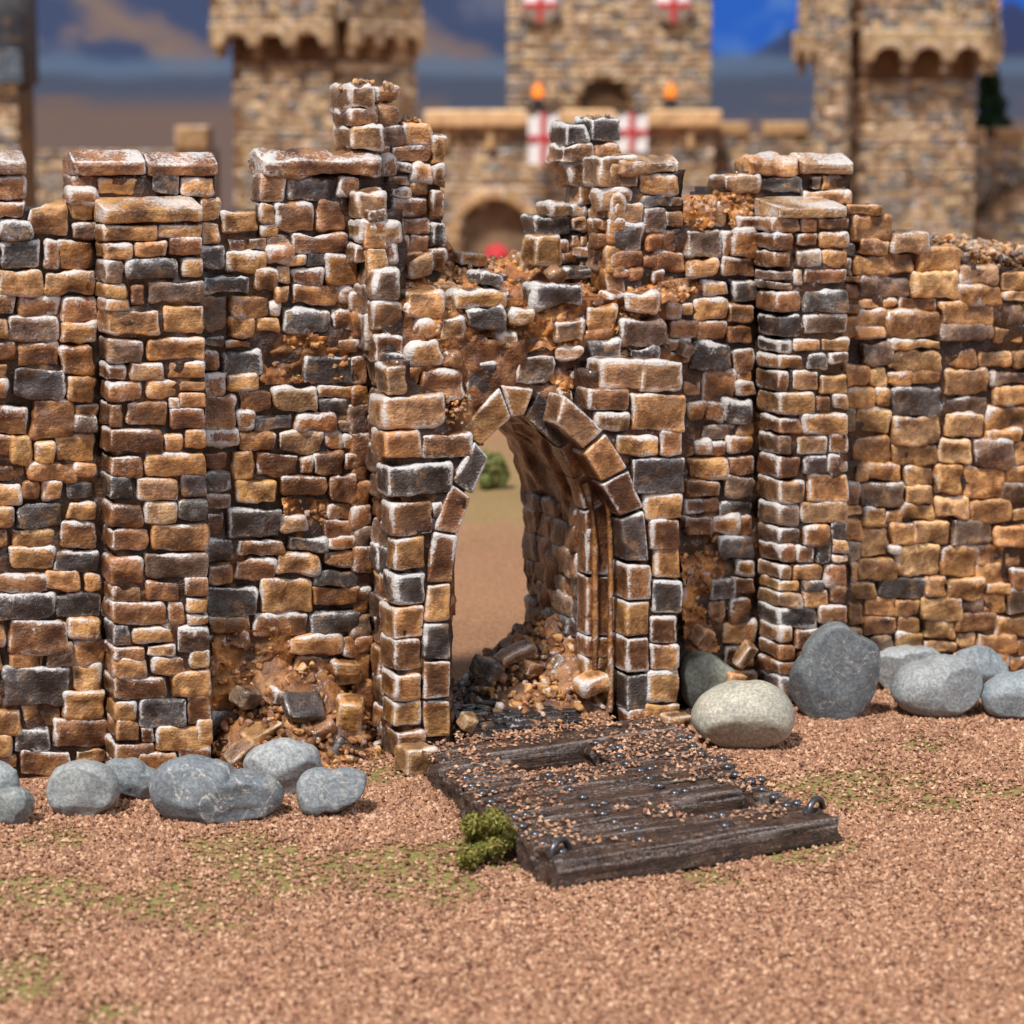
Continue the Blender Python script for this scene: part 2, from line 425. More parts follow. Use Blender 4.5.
courses(m, -15.0, -10.75, 0, 11, 0, .4, None, res=.12)
for k in range(5):
    stone(m, 'tbbgd'[k], [(-8.6+1.05*k, -.1), (-7.7+1.05*k, -.1), (-7.7+1.05*k, .4), (-8.6+1.05*k, .4)], 0, .4)
m.build('masonry', STONE, wallL)

def chips(mb, poly_px, Y, n, smin=.05, smax=.15, pal='ttobg', dep=.12, dry=.9):
    poly = np.array(poly_px); lo = poly.min(0); hi = poly.max(0); k = 0
    while k < n:
        x, y = R.uniform(lo[0], hi[0]), R.uniform(lo[1], hi[1])
        if not inside(poly, np.array([x]), np.array([y]))[0]: continue
        p = py(x, y, Y); p[1] += R.uniform(-dep*.15, dep*1.1); chip(mb, p, R.uniform(smin, smax)*.85, pal[R.randint(len(pal))].replace('g', 't'), dry*.7); k += 1

def core(mb, poly_px, Y, n, pal='ttob', smin=.04, smax=.12, prot=.08, dry=.55):
    poly = polyxz(poly_px, Y); P_ = np.array(poly); x0, z0 = P_.min(0); x1, z1 = P_.max(0); st = .045
    nx, nz = int((x1-x0)/st), int((z1-z0)/st); xs = np.linspace(x0, x1, nx+1); zs = np.linspace(z0, z1, nz+1); X, Z = np.meshgrid(xs, zs, indexing='ij')
    M = inside(poly, (X[:-1, :-1]+X[1:, 1:])/2, (Z[:-1, :-1]+Z[1:, 1:])/2)
    q = np.stack([X.ravel(), np.zeros(X.size)+Y*3, Z.ravel()], 1)
    h = .9*vn(q*1.4)+.5-np.abs(vn(q*3.4+2))*1.0+.55*(.5-np.abs(vn(q*7+5)))+.35*(.4-np.abs(vn(q*13+8)))
    P = np.stack([X.ravel(), Y+.12-prot*1.6*h, Z.ravel()], 1)
    i, j = np.nonzero(M); v = i*(nz+1)+j
    c = srgb(176, 124, 68)[None]*(1+.35*vn(q*2.5))[:, None]
    al = np.clip(.38-h*.75, 0, .85)[:, None]
    mb.add(P, np.tile(A(0, -1, 0), (len(P), 1)), np.hstack([c, al]), np.clip(h-.35, 0, .8)*dry*1.6, 0.0, np.stack([v, v+nz+1, v+nz+2, v+1], 1))
    k = 0
    while k < n:
        a, b = R.randint(nx), R.randint(nz)
        if not M[a, b]: k += .02; continue
        s_ = R.uniform(smin, smax); chip(mb, P[a*(nz+1)+b]+A(0, .25*s_, 0), s_, pal[R.randint(len(pal))], dry); k += 1

# crumbled patches showing the rubble core, and the fallen heap
m = MB()
core(m, [(262, 345), (300, 330), (330, 338), (352, 350), (340, 384), (262, 384), (252, 365)], .0, 60)
core(m, [(282, 498), (330, 500), (330, 545), (290, 548)], .0, 40)
core(m, [(215, 635), (290, 625), (300, 680), (330, 700), (365, 720), (360, 765), (215, 770), (205, 700)], -.05, 160)
def heap(mb, x0, x1, yb, dep, h, seed, res=.12, col=None, dark=None):
    nx, ny = int((x1-x0)/res), int(dep/res)
    xs = np.linspace(x0, x1, nx+1); ys = np.linspace(yb-dep, yb+.3, ny+1); X, Y = np.meshgrid(xs, ys, indexing='ij')
    t = np.clip((Y-(yb-dep))/dep, 0, 1); e = np.sin(np.clip((X-x0)/(x1-x0), 0, 1)*math.pi)**.6
    P = np.stack([X.ravel(), Y.ravel(), np.zeros(X.size)], 1)
    Z = (t*e).ravel()*h+.28*(t*e).ravel()**.3*(vn(P*2.2+seed)+.5*vn(P*6+seed))-.05
    P[:, 2] = Z
    i, j = np.meshgrid(np.arange(nx), np.arange(ny), indexing='ij'); v = (i*(ny+1)+j).ravel()
    Q = np.stack([v, v+ny+1, v+ny+2, v+1], 1)
    c = (srgb(132, 92, 56) if col is None else col)[None]*(1+.4*vn(P*3))[:, None]
    mb.add(P, np.tile(A(0, 0, 1), (len(P), 1)), c, .2, .8, Q)
    return lambda x, y: max(0, (np.clip((y-(yb-dep))/dep, 0, 1)*math.sin(min(1, max(0, (x-x0)/(x1-x0)))*math.pi)**.6)*h)
hf = heap(m, -6.6, -3.1, 0.1, 1.5, 1.9, 3)
for _ in range(380):
    x, y = R.uniform(-6.6, -3.2), R.uniform(-1.4, .05); chip(m, (x, y, hf(x, y)+R.uniform(-.06, .07)), R.uniform(.04, .15), 'ttobb'[R.randint(5)], .6)
m.build('rubble', RUBBLE, wallL)
def fallen(parent, c, pxy, Y, size, rot, dry=1.2, name='fallen_block', lab=None):
    mm = MB(); p = py(*pxy, Y); blk(mm, c, (0, 0, 0), size, rot, dry=dry)
    o = mm.build(name, STONE, parent, origin=None); o.location = Vector([float(v) for v in p])-parent.location
    if lab: o['label'] = lab
    return o
for c, pxy, Y, s, r in (('d', (302, 707), -.75, (.82, .62, .26), (.75, .1, .1)), ('t', (350, 715), -.7, (.5, .5, .72), (.25, .1, -.25)), ('g', (245, 697), -.45, (.55, .4, .4), (.4, .3, .7)),
                        ('b', (285, 696), -.35, (.62, .4, .3), (.2, .25, .2)), ('t', (262, 733), -.7, (.85, .45, .34), (.3, -.35, .2)), ('b', (318, 730), -.85, (.6, .4, .3), (.3, -.3, .3)), ('w', (240, 752), -.95, (.7, .4, .3), (.5, -.5, .1)),
                        ('d', (333, 752), -1.0, (.3, .3, .7), (.2, .6, .3)), ('t', (345, 668), -.1, (.55, .4, .3), (.1, .1, 0))):
    fallen(wallL, c, pxy, Y, s, r)

# buttress
m = MB()
body(m, polyxz([(118, 820), (111, 224), (200, 224), (207, 800)], BL+.14), BL+.14, .3)
BA = parse(*T1, """t 52 44 81 52;t 82 44 102 50;t 51 53 68 61;t 69 52 86 60;b 87 50 102 59;g 51 62 63 73;d 65 61 91 71;t 93 60 103 70;t 51 74 65 81;t 51 82 66 87;b 67 74 74 84;g 76 72 103 83;t 51 87 82 100;t 84 85 103 99""")
BA += parse(*T2, """g 52 0 74 12;t 76 -1 103 10;b 52 13 65 21;w 67 12 84 21;t 86 11 103 20;b 53 22 73 31;t 76 21 91 30;t 92 21 103 26;t 93 27 103 34;b 53 33 63 45;b 65 32 86 44;t 87 30 92 35;b 87 35 103 46;b 54 46 83 58;t 85 48 94 57;t 95 46 103 56;
b 54 60 73 70;t 75 58 103 70;d 55 70 68 82;w 70 71 91 82;d 93 69 103 80;b 54 84 73 96;w 75 83 91 94;d 91 82 104 92;b 55 97 76 108;t 78 94 104 108""")
BA += parse(*T3, """b 47 8 61 19;g 62 6 88 17;b 47 20 61 27;b 63 18 77 26;b 79 16 88 24;b 47 27 71 36;b 72 26 79 36;t 80 25 89 31;t 80 32 89 36;d 47 36 56 45;t 57 38 75 44;g 76 37 89 48;b 47 46 62 51;t 63 45 75 50;t 47 51 63 59;t 65 50 80 58;t 81 47 90 55;
b 47 59 72 68;t 74 56 90 67;t 48 69 58 77;d 60 68 79 80;b 80 66 89 79;t 48 77 60 86;b 61 80 66 86;t 67 80 83 90;t 84 77 90 87;b 48 87 66 94;b 76 88 91 94;t 58 91 75 99;t 76 95 91 103;b 48 95 57 103;t 58 100 75 108;b 48 104 58 110""")
wallstones(m, snap(BA, 114, 194, (103, 108, 116), (202, 205, 212)), BL, dry=.85, corner=117, cdepth=.85, facets=1, amp=.65, prot=.03, jit=.015)
bt = m.build('buttress', STONE, wallL)
m = MB(); cap(m, 104, 204, 195, 210, 224, BL-.08, .9, 1, 't'); m.build('coping_stone', STONE, bt)
# merlons
def merlon(parent, poly, items, caps, Y=0, thick=.85, corner=None, dry=.95, capdry=1.3):
    mm = MB(); body(mm, polyxz(poly, Y+.14), Y+.14, Y+thick); wallstones(mm, items, Y, dry=dry, corner=corner, cdepth=thick-.05); o = mm.build('merlon', STONE, parent)
    for a in caps:
        c = MB(); cap(c, *a[:5], Y-.08, thick+.14, 2, a[5], capdry, broken=len(a) > 6); c.build('coping_stone', STONE, o)
merlon(wallL, [(-95, 214), (-95, 176), (23, 176), (23, 214)], parse(*T1, 'b -12 31 13 40;b -12 19 13 30;b -40 19 -13 40'), [(-95, 27, 149, 163, 176, 'g')])
merlon(wallL, [(76, 222), (76, 176), (214, 176), (214, 222)], parse(*T1, 'b 37 18 49 25;t 50 20 73 28;d 78 17 92 27;t 93 19 110 28;b 37 26 49 32')+parse(*T4, 't 1 30 10 41'), [(74, 146, 148, 163, 176, 'b'), (148, 219, 150, 165, 177, 'b')], corner=74)
merlon(wallL, [(268, 214), (268, 176), (380, 176), (380, 214)], parse(*T4, 'w 31 18 44 32;d 46 19 68 31;b 71 19 82 29'), [(262, 385, 148, 163, 177, 'b', 1)], corner=266)

# ================================================================== GATEHOUSE
R = np.random.RandomState(79)
gate = thing('ruined_gatehouse', (0, -.5, 0), 'ruined stone gateway with pointed arch and crumbling broken top, between the two curtain walls', 'gatehouse')
m = MB()
# left pier core: lower stage and upper stage
body(m, polyxz([(404, 800), (402, 376), (442, 400), (446, 432), (470, 445), (470, 465), (452, 545), (452, 800)], GY+.15), GY+.15, .6)
body(m, polyxz([(402, 780), (402, 372), (384, 372), (384, 275), (401, 275), (408, 320), (425, 780)], SY+.1), SY+.1, .9)
QL = parse(*T15, 'w 25 3 34 18;w 23 18 54 36;t 23 36 41 51;b 42 38 68 51;d 25 53 57 70;b 27 72 48 90;g 48 73 53 81;t 28 91 44 107.5')
QL += parse(*T17, 'd 26 6 40 21;t 26 22 39 37;b 26 37 38 52;t 26 53 38 66;t 26 66 38 78;b 26.5 79 39 92')
for (c, x0, ya, x1, yb) in QL:
    edge = x0 < 410
    a, b = py(x0, yb, GY), py(x1, ya, GY)
    lft = a[0]-(.0 if x0 > 386 else 0)
    stone(m, c, [(lft, a[2]), (b[0], a[2]), (b[0], b[2]), (lft, b[2])], GY+R.uniform(-.05, .05), GY+(R.uniform(.5, 1.05) if edge else .5), dry=1.2, rad=.06, jit=.02, facets=2, amp=.6)
# left pier side face (looks towards -X)
XS = py(397, 600, GY)[0]
fr = (A(XS+.04, 0, 0), A(0, -1, 0), A(1, 0, 0))
courses(m, .1, 1.25, 0, 8.1, .0, .4, fr, hmin=.42, hmax=.62, wmin=.45, wmax=.8, pal='bbtogdg', dry=1.1)
body(m, [(.1, 0), (1.7, 0), (1.7, 8), (.1, 8)], .12, .3, fr)
# upper left stage: quoins at the edge of the broken wall
wallstones(m, parse(*T13, 'g 18 25 30 40;w 17 42 33 57;b 18 59 33 73;t 34 37 52 49'), SY, dry=1.2, depth=.9)
wallstones(m, parse(*T4, 'w 81 27 97 41;w 81 42 103 52;b 80 53 100 63'), SY+.45, dry=1.35, depth=.9)
XU = py(372, 300, SY)[0]
fr2 = (A(XU+.02, 0, 0), A(0, -1, 0), A(1, 0, 0))
courses(m, -.1, .62, 8.1, 10.9, .0, .4, fr2, hmin=.5, hmax=.75, wmin=.3, wmax=.7, pal='bgtg', dry=1.1)
courses(m, py(352, 500, 0)[0], py(370, 500, 0)[0], 0, 9.6, -.04, .4, None, hmin=.35, hmax=.6, wmin=.3, wmax=.5, pal='bogb', dry=.6)
m.build('left_pier', STONE, gate)['label'] = 'tall narrow left pier of squared corner blocks'
# right pier
m = MB()
body(m, polyxz([(634, 740), (634, 560), (615, 500), (590, 455), (588, 372), (676, 372), (676, 740)], GY+.15), GY+.15, .3)
QR = parse(*T16, 'w 52 1 75 15;w 73 1 94 16;b 46 15 66 25;w 49 27 66 36;t 68 17.5 94.5 36.5;t 60 39 81 49;b 82.5 35.5 93 49;d 68 51 94.5 68;t 75 69 94 81.5;b 77.5 82 92 97')
QR += parse(*T18, 't 69 4 82 19.5;d 68 21 83 37.5;b 67 39 81 53;t 67 54 81 66.5;t 66 67.5 81 83;t 64 84 82 92;b 56 87 65 96')
wallstones(m, QR, GY, depth=.7, dry=1.25, rad=.06, jit=.02, facets=2, amp=.6, prot=.03)
m.build('right_pier', STONE, gate)['label'] = 'right pier of squared blocks joined to the arch ring'
# outer arch ring (front order): given as px quads  BL BR TR TL
def vq(mb, c, T, q, Y, y1, dry=1.1, **kw):
    ox, oy, u = T; pts = [py(ox+a*u, oy+b*u, Y) for a, b in q]
    stone(mb, c, [(p[0], p[2]) for p in pts], Y+R.uniform(-.03, .03), y1, dry=dry, rad=.045, jit=0, gap=.004, facets=0, amp=.35, back=True, res=.06, **kw)
m = MB()
I1 = GY+.75
for c, q in (('d', [(57.5, 62), (68, 69), (76.5, 50), (69, 42)]), ('b', [(48.5, 87), (60.5, 89), (67.5, 70.5), (57, 63.5)]), ('b', [(45, 114), (57.5, 114), (60.3, 90.5), (48.3, 88.5)])):
    vq(m, c, T15, q, GY, I1)
for c, q in (('t', [(39.5, 29), (51, 28), (52, 11), (41, 12)]), ('d', [(39, 46), (51.5, 46), (51, 29.5), (39.5, 30)]), ('b', [(39, 65), (51.5, 64), (51.5, 47), (39, 47)]), ('t', [(39.5, 83), (51.5, 82), (51.5, 65.5), (39, 66)])):
    vq(m, c, T17, q, GY, I1)
ringl = m.build('outer_arch_ring', STONE, gate); ringl['label'] = 'short left leg of the outer arch ring'
m = MB()
for c, q in (('w', [(29, 33), (43, 46), (53.5, 35.5), (33, 18)]), ('t', [(43.5, 48), (52, 62.5), (65.6, 55.5), (54.3, 38)]), ('b', [(52.5, 63.5), (61.4, 80.5), (73.8, 76), (66.2, 56.5)]), ('d', [(61.8, 82), (64.5, 103), (76.5, 103), (74, 77.5)])):
    vq(m, c, T16, q, GY, I1)
for c, q in (('b', [(55, 31.5), (67, 30.5), (67, 13), (55, 13)]), ('t', [(55, 49.8), (66.5, 48.8), (67, 31.5), (55, 32.5)]), ('b', [(55, 68.5), (66.5, 67.5), (66.5, 49.8), (55, 50.8)]), ('d', [(55, 88), (66, 86), (66.5, 68.5), (55, 69.5)])):
    vq(m, c, T18, q, GY, I1)
ring = m.build('outer_arch_ring', STONE, gate)
# inner order
m = MB()
vq(m, 't', T15, [(62, 36.5), (72, 44), (88, 29.8), (82, 13.5)], I1, I1+.5); 
vq(m, 't', T15, [(88.3, 29.5), (94.5, 28.5), (99.5, 14.5), (82.5, 12.5)], I1-.05, I1+.5)
vq(m, 'd', T16, [(13, 29.5), (31, 45), (44, 38), (20.5, 16)], I1, I1+.5)
inn = [((31, 45), (38, 61)), ((38, 61), (43, 77)), ((43.5, 78), (44.5, 95))]
for a, b in inn: vq(m, 'bdb'[R.randint(3)], T16, [a, b, (b[0]+14, b[1]-7), (a[0]+14, a[1]-9)], I1, I1+.5, dry=1.3)
for y0, y1 in ((-6, 18), (18.5, 49), (49.5, 60), (60.5, 82)): vq(m, 'tbbt'[int(abs(y0)) % 4], T18, [(34, y1), (47, y1), (47, y0), (34, y0)], I1, I1+.5, dry=1.3)
# left half of the inner order mirrors the right one behind the front ring
cxm = py(515, 417, I1)[0]
for y0, y1 in ((-6, 18), (18.5, 49), (49.5, 60), (60.5, 90)):
    a = py(520+34*U1, 540+y1*U1, I1); b = py(520+46*U1, 540+y0*U1, I1)
    stone(m, 'b', [(2*cxm-b[0], a[2]), (2*cxm-a[0], a[2]), (2*cxm-a[0], b[2]), (2*cxm-b[0], b[2])], I1, I1+.5, rad=.05)
for a, b in inn:
    pa, pb = [py(500+x*U1, 360+y*U1, I1) for x, y in (a, b)]; oa, ob_ = [py(500+(x+14)*U1, 360+(y-8)*U1, I1) for x, y in (a, b)]
    if 2*cxm-oa[0] > -2.4: stone(m, 'b', [(2*cxm-ob_[0], ob_[2]), (2*cxm-pb[0], pb[2]), (2*cxm-pa[0], pa[2]), (2*cxm-oa[0], oa[2])], I1, I1+.5, rad=.05)
m.build('inner_arch_ring', STONE, gate)
# vault and tunnel sides
m = MB()
def archcurve(off=0.0):
    pts = [py(587, 700, I1), py(587, 620, I1), py(587, 560, I1), py(585, 520, I1), py(578, 490, I1), py(566, 462, I1), py(548, 440, I1), py(530, 426, I1), py(514, 416, I1)]
    r = [(p[0]+off, p[2]+off*.5) for p in pts]; r[0] = (r[0][0], 0.)
    l = [(2*cxm-x, z) for x, z in r[::-1][1:]]
    return r+l
def resample(c, n):
    c = np.array(c); d = np.r_[0, np.cumsum(np.linalg.norm(np.diff(c, axis=0), axis=1))]; t = np.linspace(0, d[-1], n)
    return np.stack([np.interp(t, d, c[:, i]) for i in range(2)], 1)
cv = resample(archcurve(.12), 90); ns = 30
P = []; N = []
for j in range(ns+1):
    yy = I1+.3+(TH-I1-.3)*j/ns
    for i, (x, z) in enumerate(cv):
        n_ = A(cxm-x, 0, -.3*(z > 4)); n_ /= np.linalg.norm(n_)+1e-9
        k = .12*vn(np.array([[x*2, yy*2, z*2]]))[0]; e = .35*(j/ns)**3*vn(np.array([[x*1.3+5, 3, z*1.3]]))[0]
        P.append((x-n_[0]*k, yy+e, z)); N.append(n_)
P = np.array(P); N = np.array(N); Q = []
for j in range(ns):
    for i in range(89):
        a = j*90+i; Q.append((a, a+1, a+91, a+90))
m.add(P, N, np.tile(srgb(120, 76, 40), (len(P), 1))*(1+.3*vn(P*2))[:, None], .2, 1.4, Q)
XR = py(587, 560, I1)[0]
frR = (A(XR+.05, 0, 0), A(0, -1, 0), A(1, 0, 0))
courses(m, -TH, -I1-.5, .3, 4.6, 0, .3, frR, wmin=.5, wmax=.95, pal='bdgb', dry=.6)
frL = (A(2*cxm-XR-.05, 0, 0), A(0, 1, 0), A(-1, 0, 0))
courses(m, I1+.5, TH, .3, 4.6, 0, .3, frL, wmin=.5, wmax=.95, pal='bdgb', dry=.7, res=.12)
m.build('vaulted_passage', STONE, gate)
# two roll mouldings running round the recess of the arch
m = MB()
zm0 = py(587, 480, I1)[2]
for off, yy, rr0 in ((.16, I1-.03, .07), (.40, I1-.28, .055)):
    full = resample(archcurve(off), 160)
    for side in (1, -1):
        m = MB()
        cc_ = np.array([p for p in full if p[1] < zm0 and p[1] > .45 and (p[0]-cxm)*side > 0]); nc = len(cc_); P = []; N = []; Q = []
        for i_, (x, z) in enumerate(cc_):
            a_ = cc_[min(i_+1, nc-1)]-cc_[max(i_-1, 0)]; a_ /= np.linalg.norm(a_); nn = A(-a_[1], 0, a_[0])
            for k in range(8):
                ph = 2*math.pi*k/8; v_ = nn*math.cos(ph)+A(0, 1, 0)*math.sin(ph); P.append(A(x, yy, z)+v_*rr0); N.append(v_)
        for i_ in range(nc-1):
            for k in range(8): Q.append((i_*8+k, (i_+1)*8+k, (i_+1)*8+(k+1) % 8, i_*8+(k+1) % 8))
        P = np.array(P); N = np.array(N)
        m.add(P, N, srgb(150, 108, 66), np.clip(-N[:, 1]*.5, 0, 1), .25, Q)
        m.build('arch_moulding', STONE, gate)
# spandrel and rubble top
m = MB(); mr = MB()
Ys = SY+.05
arcpx = [(452, 620), (452, 520), (470, 462), (490, 425), (514, 398), (540, 412), (565, 440), (590, 470), (634, 520), (634, 620)]
sp_front = polyxz([(405, 620), (402, 300), (450, 330), (500, 345), (560, 338), (620, 322), (664, 300), (668, 620)]+arcpx[::-1], Ys)
body(m, sp_front, Ys, 1.0, amp=2.4, res=.1, col=srgb(150, 102, 60), dry=.25)
body(m, polyxz([(405, 620), (402, 300), (664, 300), (668, 620)]+arcpx[::-1], Ys+.5), Ys+.5, TH, amp=1.0, col=srgb(150, 96, 44))
# sloping rubble top surface
nx, ny = 66, 42
x0, x1 = py(396, 300, 0)[0], py(668, 300, 0)[0]
xs = np.linspace(x0-.2, x1+.2, nx+1); ys = np.linspace(Ys-.05, TH, ny+1); X, Y = np.meshgrid(xs, ys, indexing='ij')
t = (Y-Ys)/(TH-Ys); s = (X-x0)/(x1-x0)
zf = np.interp(s.ravel(), [0, .2, .4, .6, .8, 1], [8.9, 8.25, 8.05, 8.1, 8.5, 9.0]); zr = np.interp(s.ravel(), [0, .15, .4, .7, 1], [9.75, 9.85, 9.85, 9.55, 9.5])
tt = t.ravel()
Pt = np.stack([X.ravel(), Y.ravel(), zf+(zr-zf)*np.clip(tt, 0, 1)**.8], 1)
Pt[:, 2] += .16*vn(Pt*A(1.6, 1.6, 0)+4)+.08*vn(Pt*A(5, 5, 0)+4)
top_z = Pt[:, 2].reshape(nx+1, ny+1)
i, j = np.meshgrid(np.arange(nx), np.arange(ny), indexing='ij'); v = (i*(ny+1)+j).ravel()
mr.add(Pt, np.tile(A(0, 0, 1), (len(Pt), 1)), srgb(164, 112, 66)[None]*(1+.4*vn(Pt*3))[:, None], .3, 1.5, np.stack([v, v+ny+1, v+ny+2, v+1], 1))
def topz(x, y):
    a = np.clip((x-xs[0])/(xs[-1]-xs[0])*nx, 0, nx); b = np.clip((y-ys[0])/(ys[-1]-ys[0])*ny, 0, ny); return top_z[int(a), int(b)]
for _ in range(1500):
    x, y = R.uniform(xs[0], xs[-1]), R.uniform(Ys, TH-.05); chip(mr, (x, y, topz(x, y)+R.uniform(-.05, .04)), R.uniform(.04, .13), 'tttoowtb'[R.randint(8)], .8)
core(mr, [(404, 300), (664, 300), (660, 350), (590, 385), (590, 410), (545, 378), (515, 378), (478, 400), (460, 430), (425, 430), (405, 420)], Ys-.02, 300, 'tttobw', prot=.1)
chips(mr, [(440, 395), (468, 395), (462, 430), (432, 440)], Ys-.3, 60, .05, .12, 'tto')
chips(mr, [(425, 470), (450, 440), (455, 520), (430, 560)], Ys-.3, 60, .05, .12, 'tbo')
SP = parse(*T13, 't 60 36 85 45;w 51 49 65 62;d 65 46 84 57;b 41 76 63 91;d 66 74 82 92;w 90 46 99 52;w 82 58 92 63;t 36 63 52 73;b 54 66 63 74;o 34 76 41 88;d 72 28 83 33;t 41 52 50 61;b 36 91 46 99')
wallstones(m, SP, Ys-.12, dry=1.15, depth=.6, jit=.05, facets=5, amp=1.5)
SP = parse(*T14, 'w 29 51 44 63;w 28 65 43 72;d 46 61 61 71;g 10 69 28 84;t 46 44 62 60;w 65 38 81 49;g 62 51 84 65;d 66 66 80 71;b 37 77 46 90;b 46 75 52 84;o 30 86 37 94;t 52 88 58 95;d 19 33 42 44')
wallstones(m, SP, Ys-.15, dry=1.15, depth=.6, jit=.05, facets=5, amp=1.3)
mr.build('rubble_core', RUBBLE, gate)
m.build('broken_vault_top', STONE, gate)
# loose and standing blocks on the top
def topblock(c, pxy, Y, size, rot, dry=1.3):
    fallen(gate, c, pxy, Y, size, rot, dry, 'fallen_block')
topblock('t', (541, 250), .9, (.74, .5, .62), (0.05, .02, .35)); topblock('w', (556, 274), .2, (.38, .3, .34), (.5, .5, .7)); topblock('d', (560, 295), -.3, (.85, .35, .3), (.1, -.05, .05))
topblock('d', (493, 277), .4, (.5, .3, .14), (.1, .1, .3)); topblock('w', (415, 266), .7, (.6, .5, .4), (0, -.1, .2)); topblock('t', (470, 258), 1.8, (.7, .4, .25), (0.1, .1, .2)); topblock('w', (523, 262), 1.9, (.3, .4, .4), (.2, .2, .2))
topblock('d', (583, 272), .9, (1.0, .3, .2), (0.1, -.03, .05)); topblock('t', (445, 290), 0, (.5, .3, .25), (.2, .2, .2)); topblock('b', (612, 300), -.3, (.5, .4, .3), (.2, .1, .4))
# floor of the passage: earth, rubble bank and black paving
m = MB()
nx, ny = 44, 52
xs2 = np.linspace(-2.1, 1.6, nx+1); ys2 = np.linspace(-2.2, 3.4, ny+1); X, Y = np.meshgrid(xs2, ys2, indexing='ij')
def bank(x, y):
    t = np.clip((x+1.25-.22*(y+1.8))/2.6, 0, 1); u = np.clip((y+1.35)/1.9, 0, 1); return .38+2.3*t**.9*u*(1-.25*np.clip(y-1.5, 0, 2))
Pb = np.stack([X.ravel(), Y.ravel(), bank(X, Y).ravel()], 1); Pb[:, 2] += .12*vn(Pb*A(2.5, 2.5, 0))
Pb[:, 2] -= np.clip((Pb[:, 1]-2.4)/1.0, 0, 1)*.9*np.ones(len(Pb)); Pb[:, 2] = np.maximum(Pb[:, 2], -.05)
i, j = np.meshgrid(np.arange(nx), np.arange(ny), indexing='ij'); v = (i*(ny+1)+j).ravel()
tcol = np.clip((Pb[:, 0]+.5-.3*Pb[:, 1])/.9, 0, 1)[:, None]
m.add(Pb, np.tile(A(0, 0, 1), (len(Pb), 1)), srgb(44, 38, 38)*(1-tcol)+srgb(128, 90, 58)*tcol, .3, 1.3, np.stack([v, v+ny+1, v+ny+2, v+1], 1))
for _ in range(700):
    x, y = R.uniform(-1.9, 1.5), R.uniform(-1.7, 2.8); lt = x+.9-.3*y > .3
    chip(m, (x, y, bank(x, y)+R.uniform(-.02, .06)-max(0, y-2.4)*.9), R.uniform(.05, .17), ('ttobw' if lt else 'ddgb')[R.randint(4)], .8)
m.build('rubble_bank', RUBBLE, gate)
m = MB()
for r_ in range(6):
    y = -1.75+r_*.27; x = -1.75+.1*(r_ % 2)
    while x < .75-.12*r_:
        w = R.uniform(.28, .48)
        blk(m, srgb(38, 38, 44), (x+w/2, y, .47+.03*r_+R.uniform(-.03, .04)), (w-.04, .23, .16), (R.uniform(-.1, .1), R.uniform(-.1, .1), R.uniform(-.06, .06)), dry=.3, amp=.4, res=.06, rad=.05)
        x += w
m.build('black_paving', STONE, gate)
for c, pxy, Y, s, r in (('w', (515, 655), .3, (.95, .4, .28), (.1, -.25, .2)), ('g', (552, 672), -.2, (.3, .4, .75), (.2, .7, .3)), ('w', (575, 665), -.1, (.5, .4, .5), (.2, .5, .3)), ('t', (600, 660), -.9, (.42, .35, .32), (.1, .1, .3)),
                        ('t', (592, 684), -1.2, (.62, .4, .36), (.1, -.2, .1)), ('d', (487, 668), -.2, (.45, .6, .4), (.4, .3, .7)), ('g', (540, 640), .9, (.4, .3, .5), (.3, .4, .2)), ('t', (590, 640), -.2, (.4, .3, .4), (.2, .6, .2)), ('b', (533, 668), -.2, (.45, .3, .3), (.2, .2, .2)),
                        ('w', (676, 722), -2.1, (.6, .35, .34), (.05, .1, .1)), ('w', (415, 758), -2.35, (.66, .6, .55), (0.08, .02, .12)), ('w', (467, 722), -1.8, (.3, .4, .3), (.4, .4, .3))):
    fallen(gate, c, pxy, Y, s, r, 1.1)
# rear wall stubs standing behind the broken top
m = MB()
RY = .9
body(m, polyxz([(384, 290), (384, 140), (400, 140), (428, 140), (438, 150), (440, 290)], RY+.15), RY+.15, TH)
wallstones(m, parse(*T19, 'b 28 9 38 16;b 29 17 38 27;g 30 28 41 37;t 42 26 55 36;b 35 36 54 44;b 30 37 35 41;b 30 42 36 51;g 37 45 45 49;t 45 45 54 54;t 33 51 44 57;t 35 58 44 62;t 46 55 53 61;b 35 62 53 71;b 40 72 54 80;b 45 80 53 89;b 39 81 43 89;g 33 72 39 78;t 40 89 54 98;g 54 91 59 98'), RY, dry=.85, depth=.8)
wallstones(m, parse(*T19, 't 55.5 32 62 46;b 55 47 61.5 57;b 55 58 61.5 73;d 55 74 61.5 87;b 55 87.5 61 99'), RY-.12, dry=1.1, depth=1.2)
wallstones(m, parse(*T19, 'w 15 8 29 19;b 15 19 29 27;w 15 27 30 40'), .1, dry=1.1, depth=1.1, amp=1.5)
for x, y in ((357, 82), (362, 80), (367, 83), (372, 82), (385, 85), (390, 85), (350, 84), (343, 86)): chip(m, py(x, y+2, .5), .12, 't', 1)
chips(m, [(402, 118), (420, 118), (422, 128), (402, 130)], RY+.2, 40, .06, .13, 'tto')
m.build('left_parapet_stub', STONE, gate)['label'] = 'tall ragged parapet fragment above the left pier'
m = MB()
RY2 = 1.2
body(m, polyxz([(564, 285), (566, 232), (588, 210), (588, 165), (582, 132), (612, 132), (614, 285)], RY2+.12), RY2+.12, TH)
